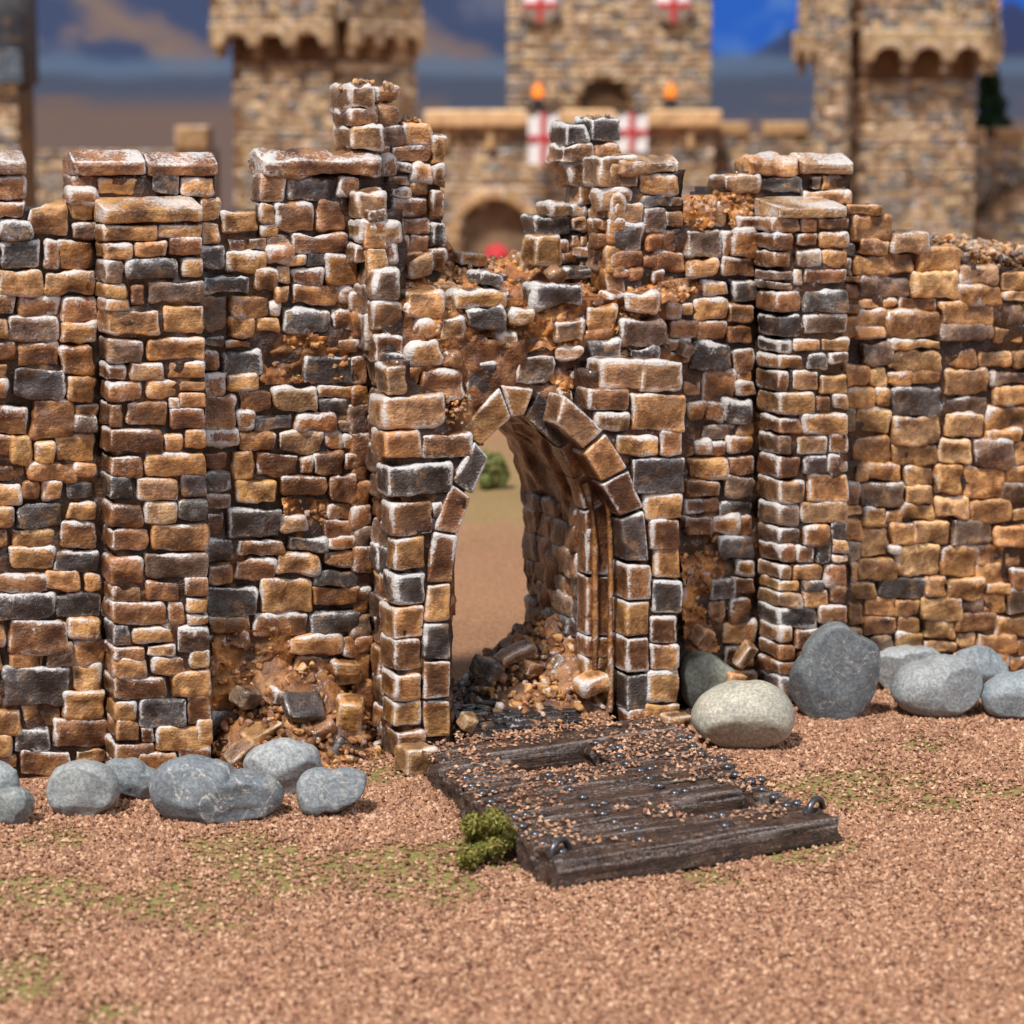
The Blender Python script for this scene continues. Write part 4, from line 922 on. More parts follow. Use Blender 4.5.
def rock(x0, x1, y0, y1, col, label, vein=.4, facets=5, depth=.75, pw=.94, rot=0, tall=False, seed=0, fr=(.72, .95), shape=None, noise=1.0, gy=None, out=None):
    gb = gz((x0+x1)/2, gy if gy else y1-6); dist = np.dot(gb-CAM, FH); s = dist/F
    w = (x1-x0)*s/2; vis = (y1-y0)*s/2
    dpt = w*depth
    h = vis*1.02
    P = V5.copy()
    if pw != 1.0: P = np.sign(P)*np.abs(P)**pw; 
    P = P*A(w, dpt, h)
    rr = np.random.RandomState(seed+5)
    for _ in range(facets):
        n_ = rr.normal(size=3); n_[1] -= .3; n_ /= np.linalg.norm(n_); sup = np.linalg.norm(n_*A(w, dpt, h)); d = P @ n_-sup*rr.uniform(*fr); k = d > 0; P[k] -= n_*(d[k]*.93)[:, None]
    if shape: P = shape(P, w, dpt, h)
    if out is not None:
        o2 = np.array(out, float); cx, cy = (x0+x1)/2, (y0+y1)/2
        ox, oz = (o2[:, 0]-cx)*s, -(o2[:, 1]-cy)*s; th = np.arctan2(oz, ox); rd = np.hypot(ox, oz); k = np.argsort(th); th, rd = th[k], rd[k]
        th = np.r_[th[-1]-2*math.pi, th, th[0]+2*math.pi]; rd = np.r_[rd[-1], rd, rd[0]]
        t_ = np.arctan2(V5[:, 2], V5[:, 0]); rho = np.hypot(V5[:, 0], V5[:, 2])
        # rounded corners: average the outline radius over a small angle
        aw = .25 if pw < .7 else 1
        Rr_ = sum(np.interp(np.mod(t_+e*aw+math.pi, 2*math.pi)-math.pi, th, rd) for e in (-.09, -.04, 0, .04, .09))/5*1.03
        slab_ = pw < .7; f_ = np.clip(rho, 0, 1)**(.42 if slab_ else .7)
        P = np.stack([f_*Rr_*np.cos(t_), np.sign(V5[:, 1])*np.abs(V5[:, 1])**(.4 if slab_ else .85)*dpt, f_*Rr_*np.sin(t_)], 1)
        for _ in range(facets):
            n_ = rr.normal(size=3); n_[1] = -abs(n_[1])-1.3; n_[0] *= .8; n_[2] *= .6; n_ /= np.linalg.norm(n_); d = P @ n_; sup = d.max(); d = d-sup*rr.uniform(.7, .92); k = d > 0; P[k] -= n_*(d[k]*.9)[:, None]
    P = P+V5*(min(w, h)*noise*(.12*vn(P*.8/max(w, .5)+seed)+.05*vn(P*2.2/max(w, .5)+seed)-.05*np.abs(vn(P*2.9+seed+4))+.016*vn(P*8+seed)))[:, None]
    ca, sa = math.cos(-YAW+rot), math.sin(-YAW+rot)
    P = np.stack([P[:, 0]*ca-P[:, 1]*sa, P[:, 0]*sa+P[:, 1]*ca, P[:, 2]], 1)
    c = gz((x0+x1)/2, (y0+y1)/2, h*.92)
    # keep the visual centre at the right pixel while the underside sinks a little into the flock
    m = MB(); m.add(P, V5, np.append(col, vein), 0., 0., None, T5_)
    o = m.build('river_stone', ROCK); o.location = Vector([float(v) for v in c])
    return tag(o, label, 'stone', 'river stones laid along the foot of the walls')
GR = srgb(122, 128, 134)
def tri_rock(P, w, d, h):
    t = (P[:, 2]/h+1)/2; P = P.copy(); P[:, 0] = P[:, 0]*(1.08-.5*t)+w*.10*(t-.5); return P
def slabr(P, w, d, h):
    t = (P[:, 0]/w+1)/2; P = P.copy(); P[:, 2] *= (1.0-.25*t); P[:, 2] += h*.2*t; return P
rock(-22, 21, 757, 822, srgb(146, 152, 154), 'pale grey stone at the left edge of the picture, upper of the two there', .3, seed=1, gy=815)
rock(-10, 36, 786, 826, srgb(128, 132, 132), 'small low grey stone tucked beside the pale one at the left edge', .3, seed=2)
rock(44, 122, 761, 815, srgb(148, 151, 152), 'smooth rounded grey stone near the left edge, left of the small half hidden one', .3, seed=3, depth=.7, pw=.93, out=[(44.1, 789.8), (50.8, 774.2), (66.4, 764.5), (89.8, 761.7), (113.3, 768.4), (122.3, 784.0), (119.1, 801.6), (101.6, 811.3), (78.1, 814.1), (54.7, 810.2)])
rock(104, 160, 757, 800, srgb(128, 134, 138), 'small grey stone half hidden behind the veined boulder', .3, seed=4, out=[(105.5, 762.5), (125.0, 759.4), (148.4, 768.4), (160.2, 774.2), (154.3, 795.7), (136.7, 799.6), (121.1, 793.8), (107.4, 774.2)])
rock(149, 286, 757, 821, srgb(120, 126, 132), 'long dark blue grey stone with white veins, widest of the left group', 1.0, seed=21, depth=.5, facets=6, pw=.8, fr=(.78, .95), noise=1.6, out=[(150.4, 784.0), (160.2, 768.4), (183.6, 758.6), (210.9, 761.7), (234.4, 772.3), (257.8, 774.2), (279.3, 784.0), (284.4, 799.6), (273.4, 813.3), (250.0, 818.4), (218.8, 817.2), (195.3, 818.4), (171.9, 817.2), (156.2, 805.5)])
rock(238, 328, 739, 796, srgb(156, 159, 161), 'light grey flat stone leaning on the fallen rubble, behind the veined stone', .7, seed=6, depth=.5, facets=4, noise=1.3, out=[(242.2, 758.6), (265.6, 744.9), (296.9, 740.2), (316.4, 746.9), (328.1, 770.3), (312.5, 784.0), (293.0, 793.8), (269.5, 787.9), (242.2, 766.4)])
rock(294, 366, 769, 817, srgb(134, 139, 144), 'small angular grey stone at the right end of the left group', .7, seed=7, facets=4, out=[(296.1, 784.0), (300.8, 774.2), (332.0, 772.3), (365.2, 776.2), (363.3, 787.9), (347.7, 803.5), (324.2, 811.3), (308.6, 816.4), (298.8, 809.4), (296.1, 797.7)])
rock(677, 740, 653, 712, srgb(156, 160, 146), 'grey green stone wedged between the arch pier and the beige stone', .2, seed=8, depth=.7, facets=5, pw=.9, fr=(.75, .95), out=[(682.0, 664.8), (686.7, 656.7), (711.5, 653.1), (724.0, 664.8), (736.4, 680.8), (713.3, 705.7), (692.0, 707.5), (682.0, 684.4)])
rock(689, 798, 682, 749, srgb(176, 170, 156), 'large smooth beige stone with a chipped underside, right beside the drawbridge', .12, seed=9, depth=.75, facets=1, fr=(.9, .95), noise=.6, out=[(691.3, 716.4), (699.1, 700.4), (720.4, 686.2), (748.9, 681.9), (777.3, 687.9), (793.3, 702.2), (796.9, 719.9), (791.5, 732.4), (770.2, 743.1), (745.3, 745.5), (731.1, 747.7), (713.3, 741.3), (695.5, 728.8)])
def tallr(P, w, d, h):
    t = (P[:, 2]/h+1)/2; P = P.copy(); P[:, 0] = P[:, 0]*(1.06-.20*t**2)+w*.16*(t-.5); P[:, 1] += d*.5*t; return P
rock(788, 878, 619, 724, srgb(108, 113, 117), 'tall upright jagged dark grey stone leaning on the right buttress', .6, seed=31, depth=.4, facets=4, pw=.62, fr=(.8, .95), noise=.35, out=[(789.8, 695.1), (800.4, 656.0), (812.9, 632.8), (830.6, 620.4), (843.1, 621.1), (859.1, 634.6), (876.9, 645.3), (877.6, 670.2), (869.7, 702.2), (855.5, 716.4), (853.7, 723.5), (827.1, 721.7), (802.2, 714.6)])
rock(872, 942, 644, 690, srgb(156, 159, 161), 'grey stone behind the big oval one, next to the jagged upright stone', .3, seed=11, out=[(873.3, 670.2), (876.9, 652.4), (894.6, 646.0), (916.0, 646.0), (940.8, 654.2), (937.3, 684.4), (908.8, 695.1), (880.4, 684.4)])
rock(889, 983, 653, 717, srgb(146, 149, 151), 'big smooth oval blue grey stone in the front of the right group', .35, seed=12, depth=.8, facets=1, pw=.93, noise=.6, out=[(890.4, 691.5), (898.2, 673.7), (923.1, 661.3), (951.5, 656.7), (972.8, 661.3), (981.7, 675.5), (979.9, 695.1), (962.2, 711.1), (937.3, 717.1), (908.8, 712.8)])
rock(953, 1011, 642, 694, srgb(134, 142, 148), 'grey stone behind and right of the big oval one, touching the wall', .2, seed=13, out=[(955.1, 654.2), (969.3, 645.3), (987.1, 644.6), (1001.3, 654.2), (1009.1, 672.0), (1001.3, 684.4), (979.9, 691.5), (962.2, 677.3)])
rock(979, 1062, 672, 719, srgb(140, 148, 154), 'light grey oval stone cut off by the right edge of the picture', .3, seed=14, depth=.7, facets=1, noise=.6, out=[(978.9, 693.3), (990.6, 679.1), (1015.5, 673.0), (1043.9, 675.5), (1061.7, 695.1), (1036.8, 712.8), (1008.4, 717.5), (985.3, 711.1)])

# ================================================================== TUFTS
R = np.random.RandomState(75)
def leafmat(name, a, b_):
    m, nt, b = newmat(name); g = NT(nt); tc = g.n('ShaderNodeNewGeometry').outputs['Position']; at = g.n('ShaderNodeAttribute', attribute_name='col'); g.l(at.outputs['Color'], b.inputs['Base Color']); b.inputs['Roughness'].default_value = .8; return m
LEAF = leafmat('foliage_flock', 0, 0)
def tuft(name, c, w, h, n, ls, col, label, cat, squash=1.0, lobes=9):
    cs = [A(np.clip(R.normal()*.42, -.85, .85)*w, R.normal()*.3*w, (.2+.55*R.rand()**1.3)*h) for _ in range(lobes)]; rs = [R.uniform(.16, .40)*min(w, h) for _ in range(lobes)]
    k = R.randint(lobes, size=n); d = R.normal(size=(n, 3)); d /= np.linalg.norm(d, axis=1, keepdims=True)
    P = np.array(cs)[k]+d*(np.array(rs)[k]*R.uniform(.5, 1.12, n))[:, None]; P[:, 2] = np.abs(P[:, 2])
    a = R.normal(size=(n, 3)); a /= np.linalg.norm(a, axis=1, keepdims=True); b_ = np.cross(a, d); b_ /= np.linalg.norm(b_, axis=1, keepdims=True)+1e-9
    s = ls*R.uniform(.5, 1.4, (n, 1))
    Q = np.stack([P-a*s, P+b_*s*.5, P+a*s, P-b_*s*.5], 1).reshape(-1, 3)
    cc = col[None]*R.uniform(.55, 1.5, (n, 1))*(1+R.uniform(-.15, .15, (n, 3)))
    m = MB(); m.add(Q, np.zeros_like(Q), np.repeat(cc, 4, 0), 0., 0., np.arange(n*4).reshape(-1, 4))
    o = m.build(name, LEAF, smooth=False); o.location = Vector([float(v) for v in c]); return tag(o, label, cat)
tuft('moss_clump', gz(484, 864), .66, 1.05, 12000, .04, srgb(128, 122, 56), 'ragged olive green moss clump growing against the left edge of the drawbridge', 'moss', lobes=16)
tuft('round_bush', gz(492, 489), 1.0, 1.3, 5000, .09, srgb(128, 134, 76), 'blurred round green bush on the open ground seen through the arch', 'bush', lobes=7)

# ================================================================== BACKGROUND CASTLE
def fpl(px, pyy, D):
    r = ray(px, pyy); t = D/np.dot(r, FH); p = CAM+r*t; q = p-CAM; return float(np.dot(q, RT)), float(p[2])
def farframe(D): return (A(CAM[0], CAM[1], 0)+FH*D, RT.copy(), FH.copy())
FP = 'TTTYYBBGGD'
FPc = {k: v for k, v in PAL.items()}
def fwall(mb, px0, px1, pyt, D, thick, zbot=0, skip=None, frame=None, hmin=.42, hmax=.72, wmin=.7, wmax=1.6, ztop=None, pal=FP, sides=True):
    f = frame or farframe(D)
    u0, _ = fpl(px0, 300, D); u1, _ = fpl(px1, 300, D); zt = ztop if ztop else fpl(512, pyt, D)[1]
    bodyf(mb, u0, u1, zbot, zt, .12, thick, f, skip)
    courses(mb, u0, u1, zbot, zt, 0, .5, f, hmin=hmin, hmax=hmax, wmin=wmin, wmax=wmax, pal=pal, dry=.55, skip=skip, res=.4, facets=1, rad=.1, gap=.04)
    return u0, u1, zt, f
def bodyf(mb, u0, u1, z0, z1, y0, y1, f, skip=None):
    if skip is None:
        body(mb, [(u0, z0), (u1, z0), (u1, z1), (u0, z1)], y0, y1, f, res=1.5, amp=.3, col=srgb(120, 88, 54))
    else:
        # grid with the opening left out
        nx, nz = int((u1-u0)/.4), int((z1-z0)/.4); xs = np.linspace(u0, u1, nx+1); zs = np.linspace(z0, z1, nz+1)
        P = []; Q = []
        for i in range(nx):
            for k in range(nz):
                if skip((xs[i]+xs[i+1])/2, (zs[k]+zs[k+1])/2): continue
                b = len(P); P += [(xs[i], y0, zs[k]), (xs[i+1], y0, zs[k]), (xs[i+1], y0, zs[k+1]), (xs[i], y0, zs[k+1])]; Q.append((b, b+1, b+2, b+3))
        P = np.array(P); P3, N3 = place(P[:, 0], P[:, 1], P[:, 2], np.tile(A(0, -1, 0), (len(P), 1)), f)
        mb.add(P3, N3, srgb(120, 88, 54), .1, 0., Q)
def slab(mb, u0, u1, z0, z1, y0, y1, f, c='y', dry=.8):
    stone(mb, c, [(u0, z0), (u1, z0), (u1, z1), (u0, z1)], y0, y1, frame=f, dry=dry*.6, res=.5, facets=0, rad=.12, gap=0, jit=0, back=True, wash=False, amp=.15)
def corbels(mb, u0, u1, z0, z1, y0, n, f):
    """a row of small arches under the overhanging top"""
    w = (u1-u0)/n
    h_ = z1-z0
    for i in range(n+1): slab(mb, u0+i*w-.42, u0+i*w+.42, z0+h_*.35, z1, y0-.9, y0+.1, f, 'T'); slab(mb, u0+i*w-.3, u0+i*w+.3, z0+.12*h_, z0+h_*.35, y0-.45, y0+.1, f, 'B')
    slab(mb, u0, u1, z1-.35*h_, z1, y0-.85, y0+.1, f, 'T')
    for i in range(n):
        for j in range(5):
            a0 = math.pi*j/5; a1 = math.pi*(j+1)/5; r = w/2-.45; cx = u0+(i+.5)*w
            x_0, x_1 = cx+r*math.cos(a1), cx+r*math.cos(a0); zz = z0+(z1-z0)*.4
            stone(mb, 'T', [(x_0, zz+r*math.sin(a1)*.8), (x_1, zz+r*math.sin(a0)*.8), (cx+(r+.6)*math.cos(a0), zz+(r+.6)*math.sin(a0)*.8), (cx+(r+.6)*math.cos(a1), zz+(r+.6)*math.sin(a1)*.8)], y0-.9, y0, frame=f, res=.4, facets=0, jit=0, amp=.2)
# tower A (left of the middle)
def tower(name, label, px0, px1, D, yaw, arches, topx, side=11.0):
    base = gz(0, 0, 0) if False else None
    root = thing(name, (CAM[0]+FH[0]*D+RT[0]*fpl((px0+px1)/2, 200, D)[0], CAM[1]+FH[1]*D+RT[1]*fpl((px0+px1)/2, 200, D)[0], 0), label, 'tower', 'miniature castle towers in the background')
    W = fpl(px1, 200, D)[0]-fpl(px0, 200, D)[0]
    ca, sa = math.cos(yaw), math.sin(yaw)
    U = RT*ca+FH*sa; Vn = FH*ca-RT*sa
    C0 = A(*root.location)
    zt = 26.0
    zo = fpl(512, topx[0], D)[1]; za = fpl(512, topx[1], D)[1]
    mm = MB(); body_h = za
    faces = [((C0-U*W/2), U, Vn, W), ((C0+U*W/2), Vn, -U, side), ((C0-U*W/2+Vn*side), -Vn, U, side)]
    for O, u_, v_, w_ in faces:
        f = (O, u_, v_)
        body(mm, [(0, 0), (w_, 0), (w_, zt), (0, zt)], .1, .8, f, res=2, amp=.2, col=srgb(120, 88, 54))
        courses(mm, 0, w_, .1, za, 0, .5, f, hmin=.42, hmax=.72, wmin=.7, wmax=1.6, pal=FP, dry=.55, res=.4, facets=1, rad=.1, gap=.04)
        slab(mm, w_*.42, w_*.42+.5, za-8, za-6, -.02, .3, f, srgb(30, 24, 22), 0)
    mm.build('shaft', FARSTONE, root)
    mm = MB()
    for O, u_, v_, w_ in faces:
        f = (O-v_*1.2, u_, v_)
        body(mm, [(-1.2, zo), (w_+1.2, zo), (w_+1.2, zt+2), (-1.2, zt+2)], .1, .9, f, res=2, amp=.2, col=srgb(120, 88, 54))
        courses(mm, -1.2, w_+1.2, zo, zt+1, 0, .5, f, hmin=.42, hmax=.72, wmin=.7, wmax=1.6, pal=FP, dry=.55, res=.4, facets=1, rad=.1, gap=.04)
        corbels(mm, 0, w_, za, zo, .2, arches, f)
    mm.build('overhanging_top', FARSTONE, root)
    return root
tower('castle_tower', 'blurred square stone tower with arched corbels, rising behind the left curtain wall', 222, 352, 190, math.radians(-30), 3, (22, 62), side=9)
tower('castle_tower', 'blurred stone tower with arched corbels behind the right buttress, beside the dark green tree', 852, 978, 185, math.radians(14), 3, (30, 80), side=9)
# slim turret on the second tower
def turret(px, D, r, label, z1=30):
    u, _ = fpl(px, 200, D); root = thing('stair_turret', A(CAM[0], CAM[1], 0)+FH*D+RT*u, label, 'turret')
    mm = MB(); n = 10; C0 = A(*root.location)
    for i in range(n):
        a0 = 2*math.pi*i/n; a1 = 2*math.pi*(i+1)/n; p0 = C0+A(math.cos(a0), math.sin(a0), 0)*r; p1 = C0+A(math.cos(a1), math.sin(a1), 0)*r
        d = p1-p0; w = np.linalg.norm(d); u_ = d/w; v_ = A(-u_[1], u_[0], 0)
        body(mm, [(0, 0), (w, 0), (w, z1), (0, z1)], .1, .4, (p0, u_, v_), res=2, amp=.1, col=srgb(120, 88, 54))
        courses(mm, 0, w, 6, z1, 0, .4, (p0, u_, v_), hmin=.42, hmax=.72, wmin=.6, wmax=1.2, pal=FP, dry=.5, res=.4, facets=0, gap=.04)
    mm.build('masonry', FARSTONE, root)
turret(830, 182, 1.3, 'blurred slim round turret on the left side of the right hand tower')
turret(392, 196, 2.1, 'blurred round turret joined to the right side of the left hand tower')
# keep
keep = thing('castle_keep', A(CAM[0], CAM[1], 0)+FH*205+RT*fpl(607, 50, 205)[0], 'blurred square stone keep rising behind the gatehouse wall, carrying two round shields', 'keep')
m = MB()
arch_u, arch_z = fpl(604, 100, 205)
sk = lambda u, z: abs(u-arch_u) < 1.9 and z < arch_z+math.sqrt(max(0, 1.9**2-(u-arch_u)**2))
u0, u1, zt, f = fwall(m, 507, 708, -60, 205, 14, 8, skip=sk)
bodyf(m, u0, u1, 8, zt, .9, 14, f)
m.build('masonry', FARSTONE, keep)
# gatehouse wall with the far gate arch
gh = thing('gatehouse_wall', A(CAM[0], CAM[1], 0)+FH*190+RT*fpl(570, 150, 190)[0], 'blurred castle gatehouse wall with an arched doorway and pale parapet ledge, in the middle background', 'gatehouse')
m = MB(); du, dz = fpl(495, 236, 190)
rr_ = 2.8
sk = lambda u, z: abs(u-du) < rr_ and z < dz+math.sqrt(max(0, rr_**2-(u-du)**2))
u0, u1, zt, f = fwall(m, 432, 712, 112, 190, 10, 0, skip=sk)
for j in range(9):
    a0 = math.pi*j/9; a1 = math.pi*(j+1)/9; ri, ro = rr_+.1, rr_+1.0
    stone(m, 'y', [(du+ri*math.cos(a1), dz+ri*math.sin(a1)), (du+ri*math.cos(a0), dz+ri*math.sin(a0)), (du+ro*math.cos(a0), dz+ro*math.sin(a0)), (du+ro*math.cos(a1), dz+ro*math.sin(a1))], -.4, .4, frame=f, res=.3, facets=0, jit=0)
slab(m, du-rr_-1.0, du-rr_-.1, 0, dz, -.4, .4, f, 't'); slab(m, du+rr_+.1, du+rr_+1.0, 0, dz, -.4, .4, f, 't')
for x in (445, 490, 690): uu = fpl(x, 150, 190)[0]; slab(m, uu-.25, uu+.25, 9, zt-1.5, -.5, .3, f, 'y')
m.build('masonry', FARSTONE, gh)
m = MB(); z0 = fpl(512, 127, 190)[1]; z1 = fpl(512, 110, 190)[1]; slab(m, u0-.5, u1+.5, z0, z1, -.9, 10, f, srgb(226, 188, 144)); m.build('parapet_ledge', FARSTONE, gh)
m = MB(); slab(m, du-rr_, du+rr_, 0, dz+rr_, 1.1, 1.5, f, srgb(138, 116, 94), .1); m.build('door', FARSTONE, gh)
# low walls left and right
def lowwall(px0, px1, pyt, D, label, blocks=(), gap=None, ledge=None):
    u = fpl((px0+px1)/2, 200, D)[0]; root = thing('castle_wall', A(CAM[0], CAM[1], 0)+FH*D+RT*u, label, 'wall', 'blurred castle walls in the background')
    mm = MB(); a, b, zt_, f_ = fwall(mm, px0, px1, pyt, D, 4, 0)
    mm.build('masonry', FARSTONE, root)
    for (x0, x1, yt) in blocks:
        mm = MB(); z_ = fpl(512, yt, D)[1]; slab(mm, fpl(x0, 0, D)[0], fpl(x1, 0, D)[0], zt_, z_, -.2, 3, f_, srgb(190, 156, 116)); mm.build('merlon', FARSTONE, root)
    return root, f_
lowwall(28, 216, 150, 198, 'blurred low tan wall in the gap between the slate roofed turret and the left tower', [(172, 206, 126)])
lowwall(402, 440, 122, 197, 'short blurred wall joining the left hand tower to the gatehouse')
lowwall(708, 822, 136, 195, 'blurred tan wall between the keep and the right hand tower', [(716, 752, 122), (766, 812, 122)])
r_, f_ = lowwall(958, 1100, 138, 192, 'blurred tan wall running off the right edge, behind the sloping ruined wall', [(965, 990, 128), (1000, 1030, 128), (1040, 1070, 128)])
m = MB(); ua = fpl(1030, 200, 192)[0]
for j in range(8):
    a0 = math.pi*j/8; a1 = math.pi*(j+1)/8; zc = fpl(512, 215, 192)[1]
    stone(m, srgb(60, 46, 36), [(ua+3.4*math.cos(a1), zc+2.4*math.sin(a1)), (ua+3.4*math.cos(a0), zc+2.4*math.sin(a0)), (ua+4.2*math.cos(a0), zc+3.1*math.sin(a0)), (ua+4.2*math.cos(a1), zc+3.1*math.sin(a1))], -.5, .3, frame=f_, res=.4, facets=0, jit=0)
m.build('arch_moulding', FARSTONE, r_)
# slate roofed turret at the left edge
D = 170; u = fpl(-10, 150, D)[0]; rt_ = thing('slate_roofed_turret', A(CAM[0], CAM[1], 0)+FH*D+RT*u, 'blurred stone turret with a blue grey slate roof, at the left edge of the picture', 'turret')
m = MB(); fwall(m, -60, 24, 82, D, 6); m.build('masonry', FARSTONE, rt_)
m = MB(); f = farframe(D); ua, ub = fpl(-66, 80, D)[0], fpl(25, 80, D)[0]
zb = fpl(512, 84, D)[1]
for r__ in range(16):
    x = ua
    while x < ub-r__*.1:
        slab(m, x+.03, min(x+.85, ub-r__*.1), zb+r__*.55, zb+r__*.55+.7, -.8+r__*.3, -.6+r__*.3, f, srgb(84, 98, 116)*R.uniform(.8, 1.15), .1); x += .85
body(m, [(ua, zb), (ub-.2, zb), (ub-1.6, zb+8.8), (ua, zb+8.8)], .3, 6, f, res=2, amp=0, col=srgb(50, 58, 70))
m.build('slate_roof', FARSTONE, rt_)

# banners, shields, torches, red figure, tree
def flat(name, c, rough=.7, em=None):
    m, nt, b = newmat(name); g = NT(nt); tc = g.n('ShaderNodeNewGeometry').outputs['Position']
    g.l(g.mix(g.ramp(g.noise(tc, 2, 3), .3, .7, 0, .25), c, tuple(np.array(c)*.7)), b.inputs['Base Color']); b.inputs['Roughness'].default_value = rough
    if em is not None: b.inputs['Emission Color'].default_value = (*em, 1); b.inputs['Emission Strength'].default_value = .8
    return m
WHITE = flat('white_cloth', tuple(srgb(240, 238, 238))); RED = flat('red_cloth', tuple(srgb(196, 44, 50))); DARKM = flat('dark_iron', tuple(srgb(40, 36, 36))); FLAME = flat('flame', tuple(srgb(230, 120, 30)), .6, (1.0, .25, .02))
def quadbox(mb, f, u0, u1, z0, z1, y0, y1, wav=0):
    n = 8; us = np.linspace(u0, u1, n+1); P = []; Q = []
    for i, uu in enumerate(us):
        w = wav*math.sin(i*1.4)
        P += [(uu, y0+w, z0), (uu, y0+w, z1), (uu, y1+w, z1), (uu, y1+w, z0)]
    for i in range(n):
        a = i*4
        for k in range(4): Q.append((a+k, a+4+k, a+4+(k+1) % 4, a+(k+1) % 4))
    Q += [(0, 1, 2, 3), (4*n+3, 4*n+2, 4*n+1, 4*n)]
    P = np.array(P, float); P3, N3 = place(P[:, 0], P[:, 1], P[:, 2], np.tile(A(0, -1, 0), (len(P), 1)), f); mb.add(P3, N3, srgb(255, 255, 255), 0., 0., Q)
def banner(px0, px1, y0, y1, D, label):
    f = farframe(D); a, z1 = fpl(px0, y0, D); b, z0 = fpl(px1, y1, D); root = thing('hanging_banner', f[0]+RT*(a+b)/2+A(0, 0, z1), label, 'banner', 'white banners with a red cross on the gatehouse wall')
    mm = MB(); quadbox(mm, f, a, b, z0, z1, 0, .12, .1); mm.build('cloth', WHITE, root, smooth=False)
    mm = MB(); c = (a+b)/2; h = .2; quadbox(mm, f, c-h, c+h, z0, z1, -.16, -.0); zc = z0+(z1-z0)*.5; quadbox(mm, f, a, c-h, zc-h, zc+h, -.16, 0, .02); quadbox(mm, f, c+h, b, zc-h, zc+h, -.16, 0, .02); mm.build('red_cross', RED, root, smooth=False)
    mm = MB(); quadbox(mm, f, a-.2, b+.2, z1, z1+.2, -.15, .15); mm.build('rod', DARKM, root, smooth=False)
banner(528, 558, 112, 164, 188, 'white banner with a red cross hanging left of the hooked ruin fragment')
banner(616, 647, 112, 152, 188, 'white banner with a red cross partly hidden behind the hooked ruin fragment')
def shield(px, pyy, r, D, label):
    f = farframe(D); u, z = fpl(px, pyy, D); root = thing('round_shield', f[0]+RT*u+A(0, 0, z), label, 'shield', 'round shields on the keep')
    def disc(r0, y0, y1, seg=40):
        mm = MB(); P = []; Q = []
        for k in range(seg):
            a = 2*math.pi*k/seg; P += [(u+r0*math.cos(a), y0, z+r0*math.sin(a)), (u+r0*math.cos(a), y1, z+r0*math.sin(a))]
        P += [(u, y0-.25, z)]
        T = [(2*k, 2*((k+1) % seg), 2*seg) for k in range(seg)]; Q = [(2*k, 2*k+1, 2*((k+1) % seg)+1, 2*((k+1) % seg)) for k in range(seg)]
        P = np.array(P); P3, N3 = place(P[:, 0], P[:, 1], P[:, 2], np.tile(A(0, -1, 0), (len(P), 1)), f); mm.add(P3, N3, srgb(240, 240, 240), 0., 0., Q, T); return mm
    disc(r, -.3, 0).build('face', WHITE, root)
    mm = MB(); h = .2; quadbox(mm, f, u-h, u+h, z-r*.95, z+r*.95, -.72, -.3); quadbox(mm, f, u-r*.95, u-h, z-h, z+h, -.7, -.3); quadbox(mm, f, u+h, u+r*.95, z-h, z+h, -.7, -.3); mm.build('red_cross', RED, root, smooth=False)
shield(540, 5, 1.5, 204.5, 'round white shield with a red cross on the left half of the keep'); shield(673, 5, 1.5, 204.5, 'round white shield with a red cross on the right half of the keep')
def torch(px, D, label):
    f = farframe(D); u, z = fpl(px, 104, D); c = f[0]+RT*u+A(0, 0, z); root = thing('wall_torch', c, label, 'torch', 'burning torches on the keep')
    mm = MB(); slab(mm, u-.5, u+.5, z-1.0, z+.5, -.9, .0, f, srgb(40, 36, 36), 0); mm.build('bracket', DARKM, root)
    V, T = ico(3); P = V*A(.5, .45, .6); k = V[:, 2] > 0; P[k, 0] *= (1-.55*V[k, 2]); P[k, 1] *= (1-.55*V[k, 2]); P[k, 2] *= 1.5
    P = P+V*(.12*vn(V*2.5+px))[:, None]
    mm = MB(); mm.add(P+c-FH*.45+A(0, 0, .9), V, srgb(255, 140, 40), 0., 0., None, T); mm.build('flame', FLAME, root)
torch(538, 204.4, 'burning orange torch on the keep above the left banner'); torch(670, 204.4, 'burning orange torch on the right half of the keep')
# red rounded figure in the far doorway
c = CAM+(ray(497, 262)*(186/np.dot(ray(497, 262), FH))); c = A(c[0], c[1], 0)
V, T = ico(4); P = V.copy(); P[:, 2] = np.where(P[:, 2] > 0, P[:, 2]*1.1, P[:, 2]*1.0); P = P*A(1.05, .9, 1.0)+V*(.3*vn(V*2.2))[:, None]
m = MB(); m.add(P+A(0, 0, .55), V, srgb(200, 30, 30), 0., 0., None, T); o = m.build('red_cloaked_mound', RED); o.location = Vector([float(q) for q in c]); tag(o, 'blurred bright red rounded object standing in the far arched doorway', 'red object')
# tree beside the right tower
tb = A(CAM[0], CAM[1], 0)+FH*197+RT*fpl(990, 100, 197)[0]
tree = thing('conifer_tree', tb, 'blurred dark green model tree beside the right hand tower', 'tree')
m = MB(); seg = 10; P = []; Q = []
zt_ = fpl(990, 66, 197)[1]
for k in range(9):
    for s_ in range(seg): a = 2*math.pi*s_/seg; r0 = .5*(1-k/9)+.05; P.append((r0*math.cos(a)+.1*math.sin(k), r0*math.sin(a), zt_*.95*k/8))
for k in range(8):
    for s_ in range(seg): Q.append((k*seg+s_, k*seg+(s_+1) % seg, (k+1)*seg+(s_+1) % seg, (k+1)*seg+s_))
P = np.array(P); m.add(P, P*0, srgb(80, 56, 40), 0., 0., Q); o = m.build('trunk', FARSTONE, None); o.parent = tree
n = 16000; hh = R.rand(n)**.8; zz = 4+hh*(zt_-4); rad = (1-hh)*2.0+.55; th = R.uniform(0, 6.28, n); q = R.rand(n)**.5
wob = 1+.35*np.sin(th*3+zz*1.3)+.2*np.sin(zz*4)
